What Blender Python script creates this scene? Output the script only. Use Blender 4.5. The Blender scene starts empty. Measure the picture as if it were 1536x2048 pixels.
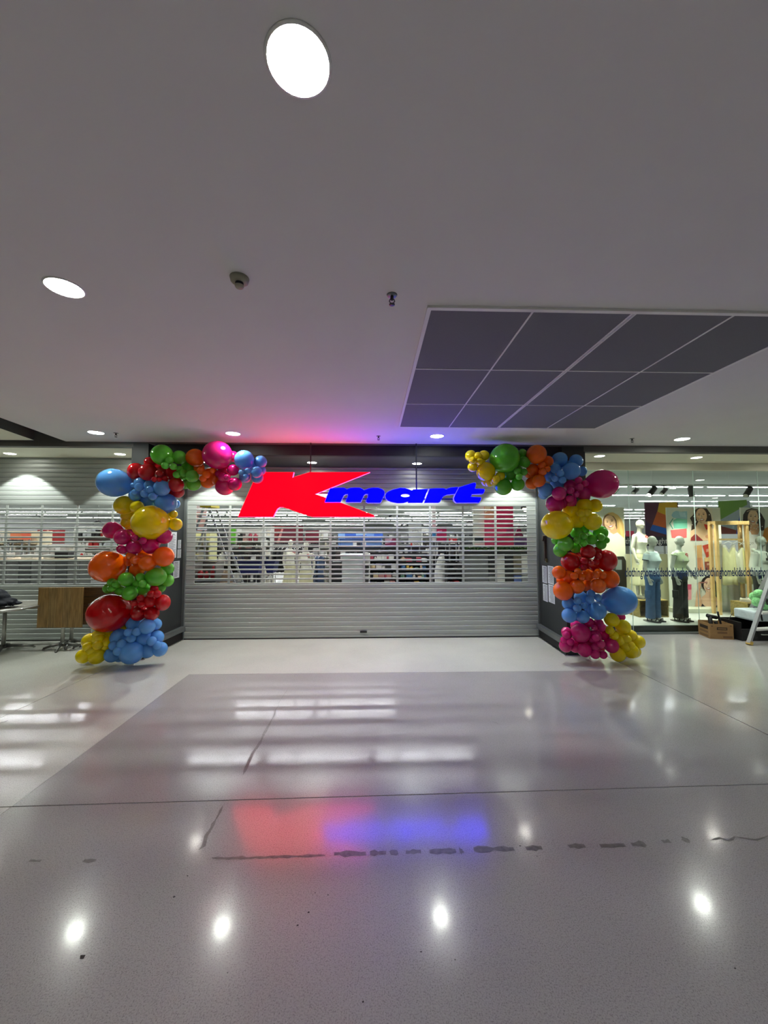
import bpy, bmesh, math, random
from mathutils import Vector, Matrix, Quaternion
from mathutils.geometry import tessellate_polygon
sc = bpy.context.scene
R = math.radians
PI = math.pi
rng = random.Random(7)
# ------------------------------------------------------------------ camera
CAM_Z, FOCAL, PITCH, YAW = 2.0, 775.0, R(3.2), R(1.8)
cd = bpy.data.cameras.new('camera')
cam = bpy.data.objects.new('camera', cd)
sc.collection.objects.link(cam)
cd.sensor_fit = 'VERTICAL'
cd.sensor_height = 36.0
cd.lens = FOCAL / 2048 * 36.0
cd.clip_start = 0.02
cam.location = (0, 0, CAM_Z)
cam.rotation_euler = (R(90) + PITCH, 0, -YAW)
sc.camera = cam
# ------------------------------------------------------------------ world, light levels, exposure
w = bpy.data.worlds.new('world')
sc.world = w
w.use_nodes = True
w.node_tree.nodes['Background'].inputs[0].default_value = (0.8, 0.9, 1.0, 1)
w.node_tree.nodes['Background'].inputs[1].default_value = 0.02
sc.view_settings.view_transform = 'Standard'
sc.view_settings.look = 'None'
sc.view_settings.gamma = 1.0
sc.view_settings.exposure = 0.0
sc.view_settings.use_curve_mapping = False
L_DOWN = 112.0      # radiance of the mall downlight lenses
L_SOFFIT = 45.0     # lenses under the shopfront soffits
W_SPOT = 150.0       # beam of each soffit downlight, watts
L_BATTEN = 62.0     # fluorescent battens in the store
L_RED, L_BLUE = 4.6, 11.0
W_TRACK = 230.0

# ------------------------------------------------------------------ helpers
def ray(px, py):
    u, v = px - 768.0, 1024.0 - py
    fw = FOCAL * math.cos(PITCH) - v * math.sin(PITCH)
    up = v * math.cos(PITCH) + FOCAL * math.sin(PITCH)
    return Vector((u * math.cos(YAW) + fw * math.sin(YAW), -u * math.sin(YAW) + fw * math.cos(YAW), up))
def at(px, py, Y):
    d = ray(px, py)
    return Vector((0, 0, CAM_Z)) + d * (Y / d.y)
def atz(px, py, z):
    d = ray(px, py)
    return Vector((0, 0, CAM_Z)) + d * ((z - CAM_Z) / d.z)
def lin(c):
    return tuple(((v / 255) / 12.92 if v / 255 <= 0.04045 else ((v / 255 + 0.055) / 1.055) ** 2.4) for v in c)
MATS = {}
def mat(name, col, rough=0.5, metal=0.0, emit=0.0, var=0.06, scale=8.0, bump=0.0, spec=0.5, coat=0.0, trans=0.0, stretch=None, dark=1.0):
    """principled material whose colour is varied by a noise texture"""
    if name in MATS: return MATS[name]
    m = bpy.data.materials.new(name)
    m.use_nodes = True
    nt = m.node_tree
    b = nt.nodes['Principled BSDF']
    c = lin(col)
    tc = nt.nodes.new('ShaderNodeTexCoord')
    nz = nt.nodes.new('ShaderNodeTexNoise')
    nz.inputs['Scale'].default_value = scale
    nz.inputs['Detail'].default_value = 4
    src = tc.outputs['Object']
    if stretch:
        mp = nt.nodes.new('ShaderNodeMapping')
        mp.inputs['Scale'].default_value = stretch
        nt.links.new(src, mp.inputs[0]); src = mp.outputs[0]
    nt.links.new(src, nz.inputs['Vector'])
    rp = nt.nodes.new('ShaderNodeValToRGB')
    rp.color_ramp.elements[0].position = 0.3
    rp.color_ramp.elements[1].position = 0.7
    rp.color_ramp.elements[0].color = tuple(v * (1 - var) * dark for v in c) + (1,)
    rp.color_ramp.elements[1].color = tuple(min(1, v * (1 + var)) * dark for v in c) + (1,)
    nt.links.new(nz.outputs[0], rp.inputs[0])
    nt.links.new(rp.outputs[0], b.inputs['Base Color'])
    b.inputs['Roughness'].default_value = rough
    b.inputs['Metallic'].default_value = metal
    b.inputs['Specular IOR Level'].default_value = spec
    b.inputs['Coat Weight'].default_value = coat
    b.inputs['Coat Roughness'].default_value = 0.06
    if emit:
        b.inputs['Emission Color'].default_value = c + (1,)
        b.inputs['Emission Strength'].default_value = emit
    if bump:
        bp = nt.nodes.new('ShaderNodeBump')
        bp.inputs['Strength'].default_value = bump
        bp.inputs['Distance'].default_value = 0.02
        nt.links.new(nz.outputs[0], bp.inputs['Height'])
        nt.links.new(bp.outputs[0], b.inputs['Normal'])
    if trans:
        tl = nt.nodes.new('ShaderNodeBsdfTranslucent')
        mx = nt.nodes.new('ShaderNodeMixShader')
        nt.links.new(rp.outputs[0], tl.inputs[0])
        mx.inputs[0].default_value = trans
        nt.links.new(b.outputs[0], mx.inputs[1]); nt.links.new(tl.outputs[0], mx.inputs[2])
        nt.links.new(mx.outputs[0], nt.nodes['Material Output'].inputs[0])
    MATS[name] = m
    return m

class MB:
    """collects solids into one mesh"""
    def __init__(s): s.v, s.f, s.m, s.sm = [], [], [], []
    def add(s, vs, fs, mi=0, smooth=False):
        o = len(s.v)
        s.v += [tuple(v) for v in vs]
        for f in fs:
            s.f.append([i + o for i in f]); s.m.append(mi); s.sm.append(smooth)
        return s
    def box(s, a, b, mi=0):
        (x0, y0, z0), (x1, y1, z1) = a, b
        vs = [(x0,y0,z0),(x1,y0,z0),(x1,y1,z0),(x0,y1,z0),(x0,y0,z1),(x1,y0,z1),(x1,y1,z1),(x0,y1,z1)]
        return s.add(vs, [(0,3,2,1),(4,5,6,7),(0,1,5,4),(1,2,6,5),(2,3,7,6),(3,0,4,7)], mi)
    def obox(s, M, size, mi=0):
        hx, hy, hz = size[0]/2, size[1]/2, size[2]/2
        vs = [M @ Vector(p) for p in [(-hx,-hy,-hz),(hx,-hy,-hz),(hx,hy,-hz),(-hx,hy,-hz),(-hx,-hy,hz),(hx,-hy,hz),(hx,hy,hz),(-hx,hy,hz)]]
        return s.add(vs, [(0,3,2,1),(4,5,6,7),(0,1,5,4),(1,2,6,5),(2,3,7,6),(3,0,4,7)], mi)
    def rbox(s, a, b, r=0.01, mi=0):
        bm = bmesh.new()
        bmesh.ops.create_cube(bm, size=1)
        for v in bm.verts:
            v.co = Vector([(a[i] + b[i]) / 2 + v.co[i] * (b[i] - a[i]) for i in range(3)])
        bmesh.ops.bevel(bm, geom=bm.edges[:], offset=r, segments=2, profile=0.6, affect='EDGES')
        bm.verts.index_update()
        s.add([v.co[:] for v in bm.verts], [[v.index for v in f.verts] for f in bm.faces], mi)
        bm.free(); return s
    def bar(s, p, q, w, d=None, mi=0):
        """rectangular bar from p to q"""
        p, q = Vector(p), Vector(q); d = d or w
        z = (q - p); l = z.length; z.normalize()
        x = Vector((1,0,0)) if abs(z.x) < 0.9 else Vector((0,1,0))
        y = z.cross(x).normalized(); x = y.cross(z).normalized()
        M = Matrix((x, y, z)).transposed().to_4x4(); M.translation = (p + q) / 2
        return s.obox(M, (w, d, l), mi)
    def tube(s, pts, rad, n=10, mi=0, cap=True, flat=None):
        pts = [Vector(p) for p in pts]
        if not isinstance(rad, (list, tuple)): rad = [rad] * len(pts)
        vs, fs = [], []
        up = None
        for i, p in enumerate(pts):
            t = (pts[min(i+1, len(pts)-1)] - pts[max(i-1, 0)]).normalized()
            if up is None:
                up = Vector((0,1,0)) if abs(t.y) < 0.9 else Vector((1,0,0))
            a = t.cross(up).normalized(); b = a.cross(t).normalized(); up = b
            r = rad[i]
            ra, rb = (r, r) if not isinstance(r, (list, tuple)) else r
            for k in range(n):
                th = 2*PI*k/n
                vs.append(p + a*math.cos(th)*ra + b*math.sin(th)*rb)
        for i in range(len(pts)-1):
            for k in range(n):
                fs.append((i*n+k, i*n+(k+1)%n, (i+1)*n+(k+1)%n, (i+1)*n+k))
        if cap:
            fs.append(tuple(range(n))[::-1]); fs.append(tuple((len(pts)-1)*n+k for k in range(n)))
        return s.add(vs, fs, mi, True)
    def lathe(s, prof, c=(0,0,0), n=24, mi=0, smooth=True, cap=True):
        """prof: (radius, z) pairs"""
        vs, fs = [], []
        for r, z in prof:
            for k in range(n):
                th = 2*PI*k/n
                vs.append((c[0]+r*math.cos(th), c[1]+r*math.sin(th), c[2]+z))
        for i in range(len(prof)-1):
            for k in range(n):
                fs.append((i*n+k, i*n+(k+1)%n, (i+1)*n+(k+1)%n, (i+1)*n+k))
        if cap and prof[0][0] > 1e-4: fs.append(tuple(range(n))[::-1])
        if cap and prof[-1][0] > 1e-4: fs.append(tuple((len(prof)-1)*n+k for k in range(n)))
        return s.add(vs, fs, mi, smooth)
    def loft(s, secs, n=20, mi=0):
        """secs: (cx, cy, z, rx, ry)"""
        vs, fs = [], []
        for cx, cy, z, rx, ry in secs:
            for k in range(n):
                th = 2*PI*k/n
                vs.append((cx+rx*math.cos(th), cy+ry*math.sin(th), z))
        for i in range(len(secs)-1):
            for k in range(n):
                fs.append((i*n+k, i*n+(k+1)%n, (i+1)*n+(k+1)%n, (i+1)*n+k))
        fs.append(tuple(range(n))[::-1]); fs.append(tuple((len(secs)-1)*n+k for k in range(n)))
        return s.add(vs, fs, mi, True)
    def ball(s, c, r, n=16, m=10, mi=0, M=None):
        r3 = r if isinstance(r, (list, tuple)) else (r, r, r)
        vs, fs = [], []
        for i in range(m+1):
            ph = PI*i/m
            for k in range(n):
                th = 2*PI*k/n
                p = Vector((r3[0]*math.sin(ph)*math.cos(th), r3[1]*math.sin(ph)*math.sin(th), r3[2]*math.cos(ph)))
                if M: p = M @ p
                vs.append(p + Vector(c))
        for i in range(m):
            for k in range(n):
                fs.append((i*n+k, (i+1)*n+k, (i+1)*n+(k+1)%n, i*n+(k+1)%n))
        return s.add(vs, fs, mi, True)
    def prism(s, loops, o, ux, uy, un, depth, mi=0, mside=None, mback=None):
        """extrude a planar polygon (list of loops, the first is the outline); o + x*ux + y*uy, thickness along un"""
        o, ux, uy, un = Vector(o), Vector(ux), Vector(uy), Vector(un)
        flat = [p for l in loops for p in l]
        tris = tessellate_polygon([[Vector((p[0], p[1], 0)) for p in l] for l in loops])
        A = [o + ux*p[0] + uy*p[1] for p in flat]
        B = [a + un*depth for a in A]
        s.add(A + B, [t for t in tris], mi)
        base = len(s.v) - len(A) - len(B); n = len(A)
        for t in tris:
            s.f.append([base + n + i for i in reversed(t)]); s.m.append(mback if mback is not None else (mi if mside is None else mside)); s.sm.append(False)
        k = 0
        for l in loops:
            for i in range(len(l)):
                a, b = k + i, k + (i+1) % len(l)
                s.f.append([base+a, base+b, base+n+b, base+n+a]); s.m.append(mi if mside is None else mside); s.sm.append(False)
            k += len(l)
        return s
    def mesh(s, name, mats, fix=True):
        me = bpy.data.meshes.new(name)
        me.from_pydata(s.v, [], s.f)
        for m in (mats if isinstance(mats, (list, tuple)) else [mats]): me.materials.append(m)
        me.polygons.foreach_set('material_index', s.m)
        me.polygons.foreach_set('use_smooth', s.sm)
        if fix:
            bm = bmesh.new(); bm.from_mesh(me)
            bmesh.ops.recalc_face_normals(bm, faces=bm.faces[:])
            bm.to_mesh(me); bm.free()
        me.update()
        return me
    def shift(s, d):
        s.v = [(v[0]-d[0], v[1]-d[1], v[2]-d[2]) for v in s.v]; return s

def link(o): sc.collection.objects.link(o); return o
def part(name, mb, mats, parent=None, label=None, world=True, kind=None):
    """mesh object; world-coordinate vertices are moved into the parent's (unrotated) space"""
    if isinstance(mb, MB):
        if parent is not None and world:
            p, off = parent, Vector((0,0,0))
            while p is not None: off += p.location; p = p.parent
            mb.shift(off)
        me = mb.mesh(name, mats)
    else: me = mb
    o = link(bpy.data.objects.new(name, me))
    if parent is not None: o.parent = parent
    if label: o['label'] = label
    if kind: o['kind'] = kind
    return o
def thing(name, label, cat, loc=(0,0,0), rz=0.0, group=None):
    o = link(bpy.data.objects.new(name, None))
    o.empty_display_size = 0.1
    o.location = loc; o.rotation_euler = (0, 0, rz)
    tag(o, label, cat, group); return o
def tag(o, label, cat, group=None):
    o['label'] = label; o['category'] = cat
    if group: o['group'] = group
    return o
def solo(name, mb, mats, label, cat, group=None):
    """a thing that is one mesh; its origin moves to the middle of its base"""
    xs = [v[0] for v in mb.v]; ys = [v[1] for v in mb.v]; zs = [v[2] for v in mb.v]
    c = Vector(((min(xs)+max(xs))/2, (min(ys)+max(ys))/2, min(zs)))
    o = link(bpy.data.objects.new(name, mb.shift(c).mesh(name, mats)))
    o.location = c
    return tag(o, label, cat, group)
def struct(name, mb, mats, parent=None):
    o = part(name, mb, mats, parent)
    if parent is None: o['kind'] = 'structure'
    return o
def dup(root, loc, rz=None, label=None, group=None):
    def rec(o, par):
        c = o.copy(); link(c); c.parent = par
        for ch in list(o.children): rec(ch, c)
        return c
    r = rec(root, None); r.location = loc
    if rz is not None: r.rotation_euler = (0, 0, rz)
    if label: r['label'] = label
    if group: r['group'] = group
    return r
def text_mb(body, bold=0.0):
    """flat lettering as a mesh, unit size, in the XY plane"""
    cu = bpy.data.curves.new('lettering', 'FONT')
    cu.body = body; cu.extrude = 0.0; cu.offset = bold; cu.resolution_u = 3
    o = bpy.data.objects.new('lettering', cu)
    me = bpy.data.meshes.new_from_object(o)
    vs = [v.co[:] for v in me.vertices]; fs = [list(p.vertices) for p in me.polygons]
    bpy.data.objects.remove(o); bpy.data.curves.remove(cu); bpy.data.meshes.remove(me)
    return vs, fs
def put_text(mb, body, o, width, ux=(1,0,0), uy=(0,0,1), height=None, mi=0, bold=0.0):
    vs, fs = text_mb(body, bold)
    x0 = min(v[0] for v in vs); x1 = max(v[0] for v in vs); y0 = min(v[1] for v in vs); y1 = max(v[1] for v in vs)
    k = width / (x1 - x0); ky = k if height is None else height / (y1 - y0)
    o, ux, uy = Vector(o), Vector(ux), Vector(uy)
    mb.add([o + ux*(v[0]-x0)*k + uy*(v[1]-y0)*ky for v in vs], fs, mi)
def remesh(mb, voxel, name, mats, smooth_it=4):
    """fuse overlapping solids into one continuous surface"""
    me = mb.mesh(name + '_base', mats)
    o = link(bpy.data.objects.new('fuse', me))
    md = o.modifiers.new('r', 'REMESH'); md.mode = 'VOXEL'; md.voxel_size = voxel; md.use_smooth_shade = True
    s2 = o.modifiers.new('s', 'SMOOTH'); s2.iterations = smooth_it; s2.factor = 0.5
    dg = bpy.context.evaluated_depsgraph_get()
    out = bpy.data.meshes.new_from_object(o.evaluated_get(dg))
    bpy.data.objects.remove(o); bpy.data.meshes.remove(me)
    out.name = name
    if not out.materials: out.materials.append(mats if not isinstance(mats, (list, tuple)) else mats[0])
    for p in out.polygons: p.material_index = 0; p.use_smooth = True
    return out

# ------------------------------------------------------------------ materials of the setting
def floor_mat(name, col, rough):
    m = bpy.data.materials.new(name); m.use_nodes = True
    nt = m.node_tree; b = nt.nodes['Principled BSDF']; N = nt.nodes.new; K = nt.links.new
    geo = N('ShaderNodeNewGeometry')
    big = N('ShaderNodeTexNoise'); big.inputs['Scale'].default_value = 1.3; big.inputs['Detail'].default_value = 6
    fine = N('ShaderNodeTexNoise'); fine.inputs['Scale'].default_value = 150; fine.inputs['Detail'].default_value = 5
    vor = N('ShaderNodeTexVoronoi'); vor.inputs['Scale'].default_value = 105
    for t in (big, fine, vor): K(geo.outputs['Position'], t.inputs['Vector'])
    c = lin(col)
    r1 = N('ShaderNodeValToRGB')
    r1.color_ramp.elements[0].position = 0.2; r1.color_ramp.elements[1].position = 0.9
    r1.color_ramp.elements[0].color = tuple(v*0.90 for v in c) + (1,); r1.color_ramp.elements[1].color = tuple(v*1.08 for v in c) + (1,)
    K(big.outputs[0], r1.inputs[0])
    r2 = N('ShaderNodeValToRGB')
    e = r2.color_ramp.elements
    e[0].position = 0.35; e[0].color = (0.74, 0.74, 0.74, 1); e[1].position = 0.68; e[1].color = (1.14, 1.14, 1.13, 1)
    e2 = e.new(0.47); e2.color = (1, 1, 1, 1)
    K(fine.outputs[0], r2.inputs[0])
    mx = N('ShaderNodeMixRGB'); mx.blend_type = 'MULTIPLY'; mx.inputs[0].default_value = 0.8
    K(r1.outputs[0], mx.inputs[1]); K(r2.outputs[0], mx.inputs[2])
    r3 = N('ShaderNodeValToRGB'); r3.color_ramp.elements[0].color = (0.45, 0.45, 0.45, 1); r3.color_ramp.elements[0].position = 0.14; r3.color_ramp.elements[1].position = 0.30; r3.color_ramp.elements[1].color = (1,1,1,1)
    K(vor.outputs['Distance'], r3.inputs[0])
    m2 = N('ShaderNodeMixRGB'); m2.blend_type = 'MULTIPLY'; m2.inputs[0].default_value = 0.6
    K(mx.outputs[0], m2.inputs[1]); K(r3.outputs[0], m2.inputs[2])
    K(m2.outputs[0], b.inputs['Base Color'])
    mr = N('ShaderNodeMapRange'); mr.inputs[3].default_value = rough*0.70; mr.inputs[4].default_value = rough*0.92
    K(big.outputs[0], mr.inputs[0]); K(mr.outputs[0], b.inputs['Roughness'])
    b.inputs['Specular IOR Level'].default_value = 0.5
    b.inputs['Coat Weight'].default_value = 0.55; b.inputs['Coat Roughness'].default_value = 0.10
    bp = N('ShaderNodeBump'); bp.inputs['Strength'].default_value = 0.03; bp.inputs['Distance'].default_value = 0.01
    K(fine.outputs[0], bp.inputs['Height']); K(bp.outputs[0], b.inputs['Normal'])
    return m
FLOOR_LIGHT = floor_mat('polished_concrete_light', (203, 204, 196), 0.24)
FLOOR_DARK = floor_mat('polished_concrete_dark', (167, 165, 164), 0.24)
JOINT = mat('joint_filler', (30, 29, 28), 0.7)
REPAIR = mat('crack_filler', (104, 101, 99), 0.35, var=0.25, scale=40)
CEIL = mat('ceiling_plaster', (222, 221, 220), 0.9, var=0.012, scale=2, spec=0.2)
CREAM = mat('soffit_paint', (225, 224, 205), 0.8, var=0.01)
CHAR = mat('charcoal_panel', (36, 40, 41), 0.55, var=0.05, scale=3)
GREYPAINT = mat('grey_bulkhead_paint', (98, 98, 94), 0.7, var=0.03)
BLACK = mat('black_paint', (14, 14, 15), 0.6)
WHITE = mat('white_paint', (232, 232, 228), 0.6, var=0.02)
SHUT = mat('shutter_aluminium', (172, 178, 174), 0.48, metal=0.45, var=0.05, scale=3, stretch=(0.3, 6, 6))
GUIDE = mat('guide_aluminium', (120, 126, 126), 0.35, metal=0.6)
STEEL = mat('brushed_steel', (175, 175, 172), 0.3, metal=0.9)
LENS = mat('downlight_lens', (249, 255, 243), 0.4, emit=L_DOWN, var=0.0)
LENS_S = mat('soffit_lens', (255, 252, 240), 0.4, emit=L_SOFFIT, var=0.0)
TUBE = mat('fluorescent_tube', (250, 252, 255), 0.4, emit=L_BATTEN, var=0.0)
WALLP = mat('mall_wall_paint', (150, 149, 146), 0.8, var=0.03)
STOREWALL = mat('store_wall_paint', (226, 228, 226), 0.8, var=0.02)
STOREFLOOR = mat('store_floor_vinyl', (196, 196, 190), 0.25, var=0.04, scale=3)
def glass_mat():
    m = bpy.data.materials.new('shopfront_glass'); m.use_nodes = True
    nt = m.node_tree; N = nt.nodes.new; K = nt.links.new
    nt.nodes.remove(nt.nodes['Principled BSDF'])
    t = N('ShaderNodeBsdfTransparent'); t.inputs[0].default_value = (0.93, 0.97, 0.94, 1)
    g = N('ShaderNodeBsdfGlossy'); g.inputs['Roughness'].default_value = 0.0
    f = N('ShaderNodeFresnel'); ge = N('ShaderNodeNewGeometry'); mr = N('ShaderNodeMapRange')
    mr.inputs[3].default_value = 1.5; mr.inputs[4].default_value = 1/1.5
    K(ge.outputs['Backfacing'], mr.inputs[0]); K(mr.outputs[0], f.inputs[0])
    x = N('ShaderNodeMixShader')
    K(f.outputs[0], x.inputs[0]); K(t.outputs[0], x.inputs[1]); K(g.outputs[0], x.inputs[2])
    K(x.outputs[0], nt.nodes['Material Output'].inputs[0])
    return m
GLASS = glass_mat()
GLASSEDGE = mat('glass_edge', (205, 225, 215), 0.2, var=0.02)

# ------------------------------------------------------------------ the shell of the mall
CZ, FY, SY, GY = 3.5, 6.4, 7.575, 7.75     # ceiling height, fascia, shutter and glass planes
def slab(name, poly, m, parent, z0=-0.03, z1=0.0):
    return part(name, MB().prism([poly], (0,0,z0), (1,0,0), (0,1,0), (0,0,1), z1-z0), m, parent)
fl = struct('floor', MB().box((-13,-8,-0.12), (13,7.95,-0.03)), JOINT)
def jy(x): return 3.078 + 0.0129*x
g = 0.005
def lx(y): return -4.03 + 0.06*(y-4.5)
def rx(y): return 3.94 - 0.045*(y-4.0)
slab('floor_slab', [(-13,jy(-13)+g),(lx(3.03)-g,jy(-4)+g),(lx(7.9)-g,7.9),(-13,7.9)], FLOOR_LIGHT, fl)
slab('floor_slab', [(lx(3.03)+g,jy(-4)+g),(-2.64,jy(-2.64)+g),(-2.60,5.72),(-2.6,7.9),(lx(7.9)+g,7.9)], FLOOR_LIGHT, fl)
slab('floor_slab', [(-2.60,5.722),(rx(5.722)-g,5.69),(rx(7.9)-g,7.9),(-2.6,7.9)], FLOOR_LIGHT, fl)
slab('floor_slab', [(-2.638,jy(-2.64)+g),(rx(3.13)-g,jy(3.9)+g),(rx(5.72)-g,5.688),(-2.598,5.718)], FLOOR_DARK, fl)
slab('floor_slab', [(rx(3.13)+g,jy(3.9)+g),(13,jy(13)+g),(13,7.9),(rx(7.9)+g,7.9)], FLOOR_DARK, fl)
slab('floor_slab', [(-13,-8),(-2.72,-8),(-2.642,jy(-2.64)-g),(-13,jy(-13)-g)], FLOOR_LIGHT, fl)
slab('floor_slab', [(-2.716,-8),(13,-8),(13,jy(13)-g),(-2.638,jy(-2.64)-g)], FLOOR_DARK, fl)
def crack(pts, wd, seed=1):
    r = random.Random(seed); P = []
    for (x0,y0),(x1,y1) in zip(pts, pts[1:]):
        n = max(2, int(math.hypot(x1-x0, y1-y0)/9))
        for k in range(n):
            t = k/n; P.append((x0+(x1-x0)*t + r.uniform(-1.2,1.2), y0+(y1-y0)*t + r.uniform(-0.8,0.8)))
    P.append(pts[-1])
    W3 = [atz(px, py, 0.0) for px, py in P]
    L, Rr = [], []
    for i, p in enumerate(W3):
        t = (W3[min(i+1,len(W3)-1)] - W3[max(i-1,0)]).normalized(); nrm = Vector((-t.y, t.x, 0))
        h = wd/2 * r.uniform(0.35, 1.3)
        if i in (0, len(W3)-1): h = wd*(0.1 if wd < 0.029 else 0.3)
        L.append((p + nrm*h)[:2]); Rr.append((p - nrm*h)[:2])
    mb = MB()
    for i in range(len(L)-1):
        mb.add([(*L[i],0.0012),(*L[i+1],0.0012),(*Rr[i+1],0.0012),(*Rr[i],0.0012)], [(0,1,2,3)])
    part('floor_crack', mb, REPAIR, fl)
crack([(580,1372),(562,1398),(556,1412)], 0.012, 1)
crack([(557,1410),(543,1440),(527,1470),(514,1495),(500,1518),(486,1550)], 0.026, 2)
crack([(446,1612),(432,1640),(412,1672),(407,1692),(398,1700)], 0.022, 3)
crack([(424,1717),(448,1717),(520,1715),(650,1711)], 0.022, 4)
for i, (a, b, y) in enumerate([(668,732,1708),(740,772,1706.5),(780,796,1706),(812,842,1704.5),(860,912,1703),(918,926,1703),(948,1028,1699),(1052,1084,1697),(1138,1170,1693),(1200,1250,1691.5),(1262,1290,1688.5),(1326,1340,1683.5),(1366,1378,1681)]):
    crack([(a,y),((a+b)/2,y-0.5),(b,y-1)], 0.046, 10+i)
crack([(1424,1680),(1440,1676),(1456,1682),(1470,1674),(1492,1676),(1512,1681),(1536,1672)], 0.014, 30)
crack([(60,1722),(82,1722)], 0.03, 31); crack([(168,1722),(192,1721)], 0.03, 32)
crack([(984,1443),(1000,1450)], 0.01, 33); crack([(0,1446),(16,1441)], 0.03, 34)
mb = MB()
for px, py, s in [(617,1825,.006),(595,1851,.005),(375,1752,.005),(348,1794,.006),(630,1786,.004),(656,1790,.004),(842,1904,.004),(910,1920,.004),(1040,1692,.005),(726,2004,.005),(455,1946,.003),(1470,1937,.004),(952,1860,.003),(165,1914,.012),(1074,1713,.003)]:
    p = atz(px, py, 0); a = rng.uniform(0, 3)
    mb.add([(p.x+s*math.cos(a+t)*k, p.y+s*math.sin(a+t), 0.0011) for t, k in ((0,1.6),(1.5,.8),(3,1.3),(4.6,1))], [(0,1,2,3)])
part('floor_dirt', mb, JOINT, fl, kind='stuff')

ce = struct('ceiling', MB().prism([[(-4.75,-8),(13,-8),(13,FY),(-4.985,FY),(-4.81,5.09)]], (0,0,CZ), (1,0,0), (0,1,0), (0,0,1), 0.06), CEIL)
# the gap at the left of the ceiling, and the lower ceiling slab beyond it
part('ceiling_slab', MB().prism([[(-13,-8),(-5.2,-8),(-5.26,5.4),(-5.43,6.33),(-13,6.33)]], (0,0,CZ), (1,0,0), (0,1,0), (0,0,1), 0.15, 0, 1), [CREAM, GREYPAINT], ce)
part('ceiling_void', MB().box((-13,-8,4.1), (-4.5,6.5,4.14)), BLACK, ce)
struct('wall_back', MB().box((-13,-8.1,-0.1), (13,-8,4.2)), WHITE)
struct('wall_left', MB().box((-13.1,-8,-0.1), (-13,7.95,4.2)), WALLP)
struct('wall_right', MB().box((13,-8,-0.1), (13.1,7.95,4.2)), WALLP)
PLX0, PLX1 = at(264,893,FY).x, at(310,891,FY).x
PRX0, PRX1 = at(1128,895,FY).x, at(1170,905,FY).x
struct('trim_1', MB().box((-13,FY,3.42), (PLX0+0.02,FY+0.12,4.1)), GREYPAINT)           # left bulkhead
struct('trim_2', MB().box((PLX0-0.01,FY,3.478), (PRX1+0.01,FY+0.10,3.52)), GREYPAINT)    # strip above the black fascia
struct('trim_3', MB().box((PLX1,FY+0.03,3.303), (PRX0,FY+0.13,3.478)), BLACK)            # black fascia
struct('trim_4', MB().box((PRX1-0.02,FY,3.388), (13,FY+0.12,3.52)), GREYPAINT)           # right bulkhead
struct('trim_5', MB().box((-13,FY+0.12,3.458), (PLX0,SY+0.02,3.50)), CREAM)              # soffits
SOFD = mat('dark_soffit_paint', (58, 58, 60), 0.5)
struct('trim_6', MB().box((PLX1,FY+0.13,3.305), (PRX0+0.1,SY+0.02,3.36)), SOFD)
struct('trim_7', MB().box((PRX1,FY+0.12,3.452), (13,GY,3.50)), CREAM)
# splayed pillars either side of the entrance
def pillar(name, poly, kick):
    o = struct(name, MB().prism([poly], (0,0,0), (1,0,0), (0,1,0), (0,0,1), 3.478), CHAR)
    (x0,y0),(x1,y1),s = kick
    q = MB(); n = Vector((y1-y0, x0-x1, 0)).normalized()*s
    a, b = Vector((x0,y0,0)), Vector((x1,y1,0))
    def box4(h0, h1, e):
        P = [a + n*e, b + n*e, b - n*0.01, a - n*0.01]
        q2 = MB().prism([[(p.x,p.y) for p in P]], (0,0,h0), (1,0,0), (0,1,0), (0,0,1), h1-h0); return q2
    part('bumper_rail', box4(0.17, 0.255, 0.075), GUIDE, o)
    part('kick_plate', box4(0.0, 0.165, 0.03), BLACK, o)
    part('floor_trim', box4(0.0, 0.012, 0.05), STEEL, o)
    return o
PL = [(PLX0,FY+0.001),(-3.66,FY+0.001),(-3.59,SY-0.02),(-3.59,SY+0.12),(PLX0,SY+0.12)]
PR = [(3.225,FY+0.001),(PRX1,FY+0.001),(PRX1,GY+0.05),(3.275,GY+0.05),(3.275,SY-0.02)]
pl = pillar('trim_8', PL, ((-3.66,FY),(-3.59,SY-0.03),1))
pr = pillar('trim_9', PR, ((3.225,FY),(3.275,SY-0.03),-1))

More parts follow.
